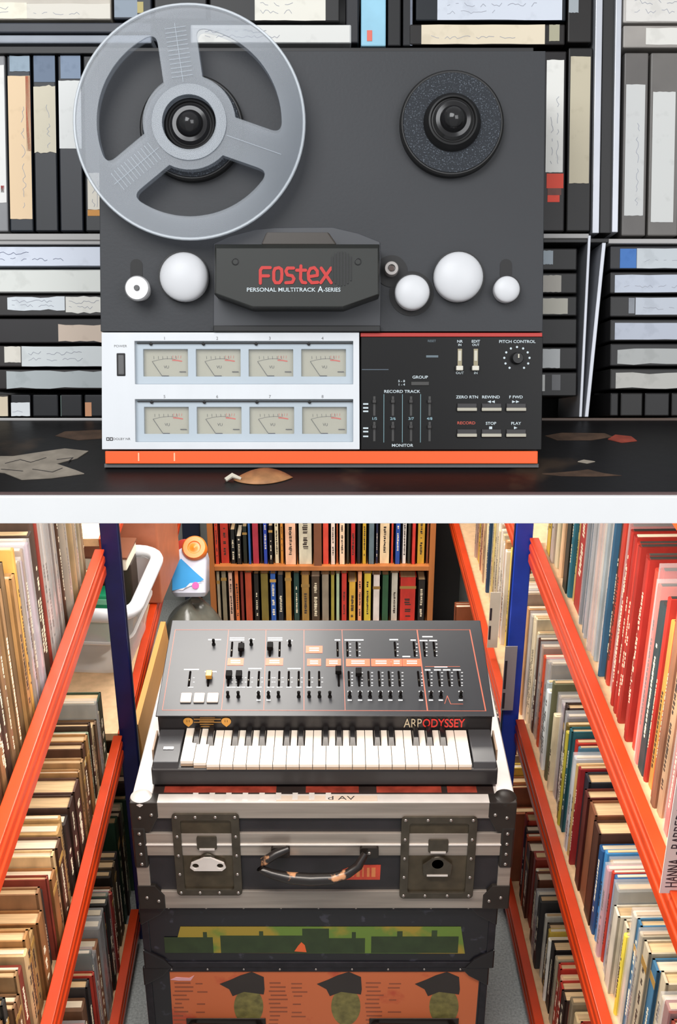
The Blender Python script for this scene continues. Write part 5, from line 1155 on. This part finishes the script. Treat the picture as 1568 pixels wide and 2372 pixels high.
for row, lst, z, hmax in (('upper', U, zs_ + .008, 0.215), ('lower', Lr, zb_ - .014, 0)):
    if row == 'lower': hmax = (zs_ - .008) - z - 0.012
    for i, (a, b, col, hk) in enumerate(lst):
        x0, _ = bp(340 + a / 2.063, 1380); x1, _ = bp(340 + b / 2.063, 1380); x0 = max(x0, xl + .0185); x1 = min(x1, xr - .0185); th = max(0.004, x1 - x0 - 0.0012)
        fr = T(((x0 + x1) / 2, YB + 0.012 + random.uniform(0, .01), 0)) @ Matrix.Rotation(math.radians(90), 4, 'Z')
        make_book(fr, 1, 0, z + .0005, th, min(hmax, hmax * hk) if row == 'lower' else min(0.235, hmax * hk), 0.095, col, 'h', 0, '%s paperback, %s from the left on the bookcase\'s %s row' % (cname(col), ORD(i + 1), row), 'paperbacks in the back bookcase', 0, random, 'book')

# clear storage tub on the left far rack
M_tub = clear('cloudy_tub_plastic', 'E6E8EA', 0.42, 0.18)
zr_ = 0.715
pn_ = onZ(308, 1425, zr_); pf_ = onZ(376, 1272, zr_)
tub_len = (pf_ - pn_).length; ang = math.atan2(-(pf_.x - pn_.x), pf_.y - pn_.y)
tw = 0.30; th_ = 0.174
tm = T((pn_.x, pn_.y, zr_ - th_)) @ Matrix.Rotation(ang, 4, 'Z')
tub = empty('storage_tub', tm, 'cloudy white plastic tub with a wide rolled rim on the left far rack', 'tub')
def ring(ins, z, r=0.05): return [(x, y, z) for x, y in rrect(-tw + ins, -ins, ins, tub_len - ins, r)]
mb = MB(); rings = [ring(.035, 0), ring(.012, th_ - .01), ring(.016, th_ - .01), ring(.039, .004)]
k = len(rings[0]); vs_ = [p for r in rings for p in r]; fs_ = [tuple(range(k - 1, -1, -1)), tuple(3 * k + i for i in range(k))]
for j in range(3):
    for i in range(k): fs_.append((j * k + i, j * k + (i + 1) % k, (j + 1) * k + (i + 1) % k, (j + 1) * k + i))
mb.add(vs_, fs_, True); obj('tub_wall', mb, M_tub, tub)
obj('rim', MB().tube([(x, y, th_ - .006) for x, y in rrect(-tw + .004, -.004, .004, tub_len - .004, .05)], .016, 10, True), mat('white_tub_rim', 'E4E7EC', 0.3, var=0.03), tub)
obj('rib', MB().tube([(x, y, th_ * .5) for x, y in rrect(-tw + .02, -.02, .02, tub_len - .02, .05)], .004, 6, True), clear('tub_rib', 'F0F0F0', 0.6, 0.2), tub)
print('TUB', tub_len)
def intub(name, x, y, z, sx, sy, sz, col, label, cat, rot=0, parts=None, rough=0.5):
    m = mat('stuff_' + col, col, rough, var=0.12, scale=25)
    o = box(name, m, None, -sx / 2, sx / 2, -sy / 2, sy / 2, 0, sz, 0.004, tm @ T((x, y, z)) @ Matrix.Rotation(rot, 4, 'Z')); tagp(o, label, cat); return o
g = intub('green_box', -.125, .165, .006, .10, .05, .135, '1FA070', 'green cardboard box inside the clear tub', 'box'); box('box_flap', mat('pale_green', '8AD8B4', 0.5), g, -.049, .049, -.0275, -.023, .112, .125)
intub('brown_box', -.15, tub_len - .085, .006, .20, .06, .185, '3A2E26', 'dark brown box at the far end of the tub', 'box')
pgb = intub('thick_book', -.15, tub_len - .10, .1915, .20, .10, .03, 'E8DECA', 'thick cream paged book lying across the tub', 'book'); box('book_cover', mat('stuff_7A4A34', '7A4A34', .5), pgb, -.102, .102, -.051, .052, .03, .035)
bb = intub('terracotta_box', -.12, tub_len + .16, -.001, .20, .24, .27, 'B0684A', 'terracotta cardboard box stacked behind the tub', 'box'); box('lid', mat('stuff_C88A6C', 'C88A6C', .5), bb, -.102, .102, -.122, .122, .262, .274)
# crumpled pink cloth: lumpy mound
def lump(name, c, rx, ry, rz, m, label, cat, seed, amp=.25, nu=18, nv=10):
    rs = random.Random(seed); vs = []; fs = []
    ph = [rs.uniform(0, 6.28) for _ in range(6)]
    for j in range(nv + 1):
        t = math.pi * j / nv
        for i in range(nu):
            a = 2 * math.pi * i / nu; d = 1 + amp * (math.sin(3 * a + ph[0] + 2 * t) * .4 + math.sin(5 * a + ph[1] - 3 * t) * .3 + math.sin(7 * t + ph[2] + a) * .3) * math.sin(t)
            vs.append((rx * d * math.sin(t) * math.cos(a), ry * d * math.sin(t) * math.sin(a), rz * (1 - math.cos(t)) * (1 + .1 * amp * math.sin(2 * a + ph[3]))))
    for j in range(nv):
        for i in range(nu): a_, b_ = j * nu + i, j * nu + (i + 1) % nu; fs.append((a_, b_, b_ + nu, a_ + nu))
    o = obj(name, MB().add(vs, fs, True), m, None, c); tagp(o, label, cat)
    md = o.modifiers.new('s', 'SUBSURF'); md.levels = 1; md.render_levels = 1
    return o
lump('pink_cloth', tm @ T((-.215, .12, .008)), .024, .035, .07, mat('dusty_pink_cloth', 'B4586A', .8, var=.2, scale=30, bump=.3), 'crumpled dusty pink cloth inside the tub', 'cloth', 3)
lump('dark_bundle', tm @ T((-.13, .085, .008)), .045, .025, .03, mat('dark_bundle', '2E2622', .6, var=.3), 'dark bundle at the near end of the tub', 'bundle', 5)
intub('red_carton', -.078, .24, .0075, .010, .06, .05, 'D0503E', 'red carton at the bottom of the tub', 'carton')

# grey bag with the plastic jug standing on it
yg = 2.80; pj = onY(443, 1398, yg)
lump('refuse_bag', T((pj.x, pj.y, 0)), .11, .12, (pj.z) / 2 + .004, mat('grey_green_bag', '5A5A52', .25, var=.45, scale=14, bump=.6, bscale=30), 'crumpled grey bag on the floor left of the bookcase', 'bag', 9, .3)
sj = (Vector(onY(471, 1340, yg)) - Vector(onY(390, 1340, yg))).length / 2
jug = empty('detergent_jug', T((pj.x, pj.y, pj.z + .026)) @ Matrix.Rotation(math.radians(-24), 4, 'X'), 'blue and white plastic jug with a big orange cap beside the bookcase', 'jug')
hj = 0.16
def rr3(w, d, z): return [(x, y, z) for x, y in rrect(-w, w, -d, d, min(w, d) * .45)]
mb = MB(); rings = [rr3(sj * .86, .045, 0), rr3(sj, .055, .012), rr3(sj, .055, hj * .62), rr3(sj * .92, .05, hj * .72), rr3(sj * .5, .036, hj * .86)]
k = len(rings[0]); fs_ = [tuple(range(k - 1, -1, -1)), tuple((len(rings) - 1) * k + i for i in range(k))]
for j in range(len(rings) - 1):
    for i in range(k): fs_.append((j * k + i, j * k + (i + 1) % k, (j + 1) * k + (i + 1) % k, (j + 1) * k + i))
mb.add([p for r in rings for p in r], fs_, True); obj('jug_body', mb, mat('milky_jug', 'CFD3E2', .25, var=.05), jug)
lbm = MB().plate([(-sj * .9, .018), (sj * .2, .03), (sj * .9, hj * .30), (sj * .3, hj * .46), (-sj * .4, hj * .66), (-sj * .9, hj * .5)], [], 0, .001)
lo = obj('blue_label', lbm, mat('sky_blue_label', '3C9CDC', .35, var=.08), jug, Matrix(((1, 0, 0, 0), (0, 0, -1, -.0552), (0, 1, 0, 0), (0, 0, 0, 1))))
obj('white_swash', MB().plate([(-sj * .6, .020), (sj * .2, .032), (sj * .8, hj * .26), (sj * .1, hj * .24), (-sj * .3, hj * .12)], [], .001, .0016), mat('label_white', 'E8E4EA', .4), lo)
obj('pink_blob', MB().plate(circle(sj * .42, hj * .20, sj * .2, 18), [], .0016, .0022), mat('pink_label', 'E86AB4', .4), lo)
obj('red_shoulder', MB().plate(rrect(-sj * .75, sj * .82, hj * .66, hj * .98, .02), [], -.05, -.012), mat('red_jug_top', 'A83222', .35, var=.1), jug, Matrix(((1, 0, 0, 0), (0, 0, -1, -.05), (0, 1, 0, 0), (0, 0, 0, 1))), bevel=.006)
cp_ = obj('screw_cap', MB().lathe([(.034, 0), (.034, .022), (.030, .028), (.018, .028), (.016, .025), (.008, .025), (.004, .028)], 28), mat('orange_cap', 'F07A22', .35), jug, T((sj * .35, -.032, hj * .80)) @ Matrix.Rotation(math.radians(72), 4, 'X'))
tagp(box('navy_board', mat('navy_board', '1E2438', .5, var=.15), None, -.028, .028, -.01, .01, 0, 1.35, .002, T((onY(440, 1260, 3.35).x, 3.35, 0)) @ Matrix.Rotation(0.02, 4, 'Y')), 'narrow navy board standing against the grey wall', 'board')
# tan plywood sheet leaning between the left rack and the case

ply = empty('plywood_sheet', T((-.41, 2.1, 0)), 'tan plywood sheet leaning between the left rack and the flight case', 'plywood')
M_ply = mat('tan_plywood', 'C08A4A', .55, var=.12, scale=14, stretch=(1, .2, 1))
obj('sheet', MB().hexa([(.022, -.12, 0), (.034, -.12, 0), (.034, .30, 0), (.022, .30, 0), (-.018, -.12, .56), (-.006, -.12, .56), (-.006, .30, .56), (-.018, .30, .56)]), M_ply, ply)

tagp(box('dark_gap_panel', mat('matt_gap_black', '191616', .7, var=.1), None, -.05, .05, -.01, .01, 0, 1.4, .002, T((onY(1030, 1330, 3.37).x, 3.37, 0))), 'tall black panel in place of the shaded gap between bookcase and right far rack', 'board')  # black panel added where the gap beside the bookcase lies in shade
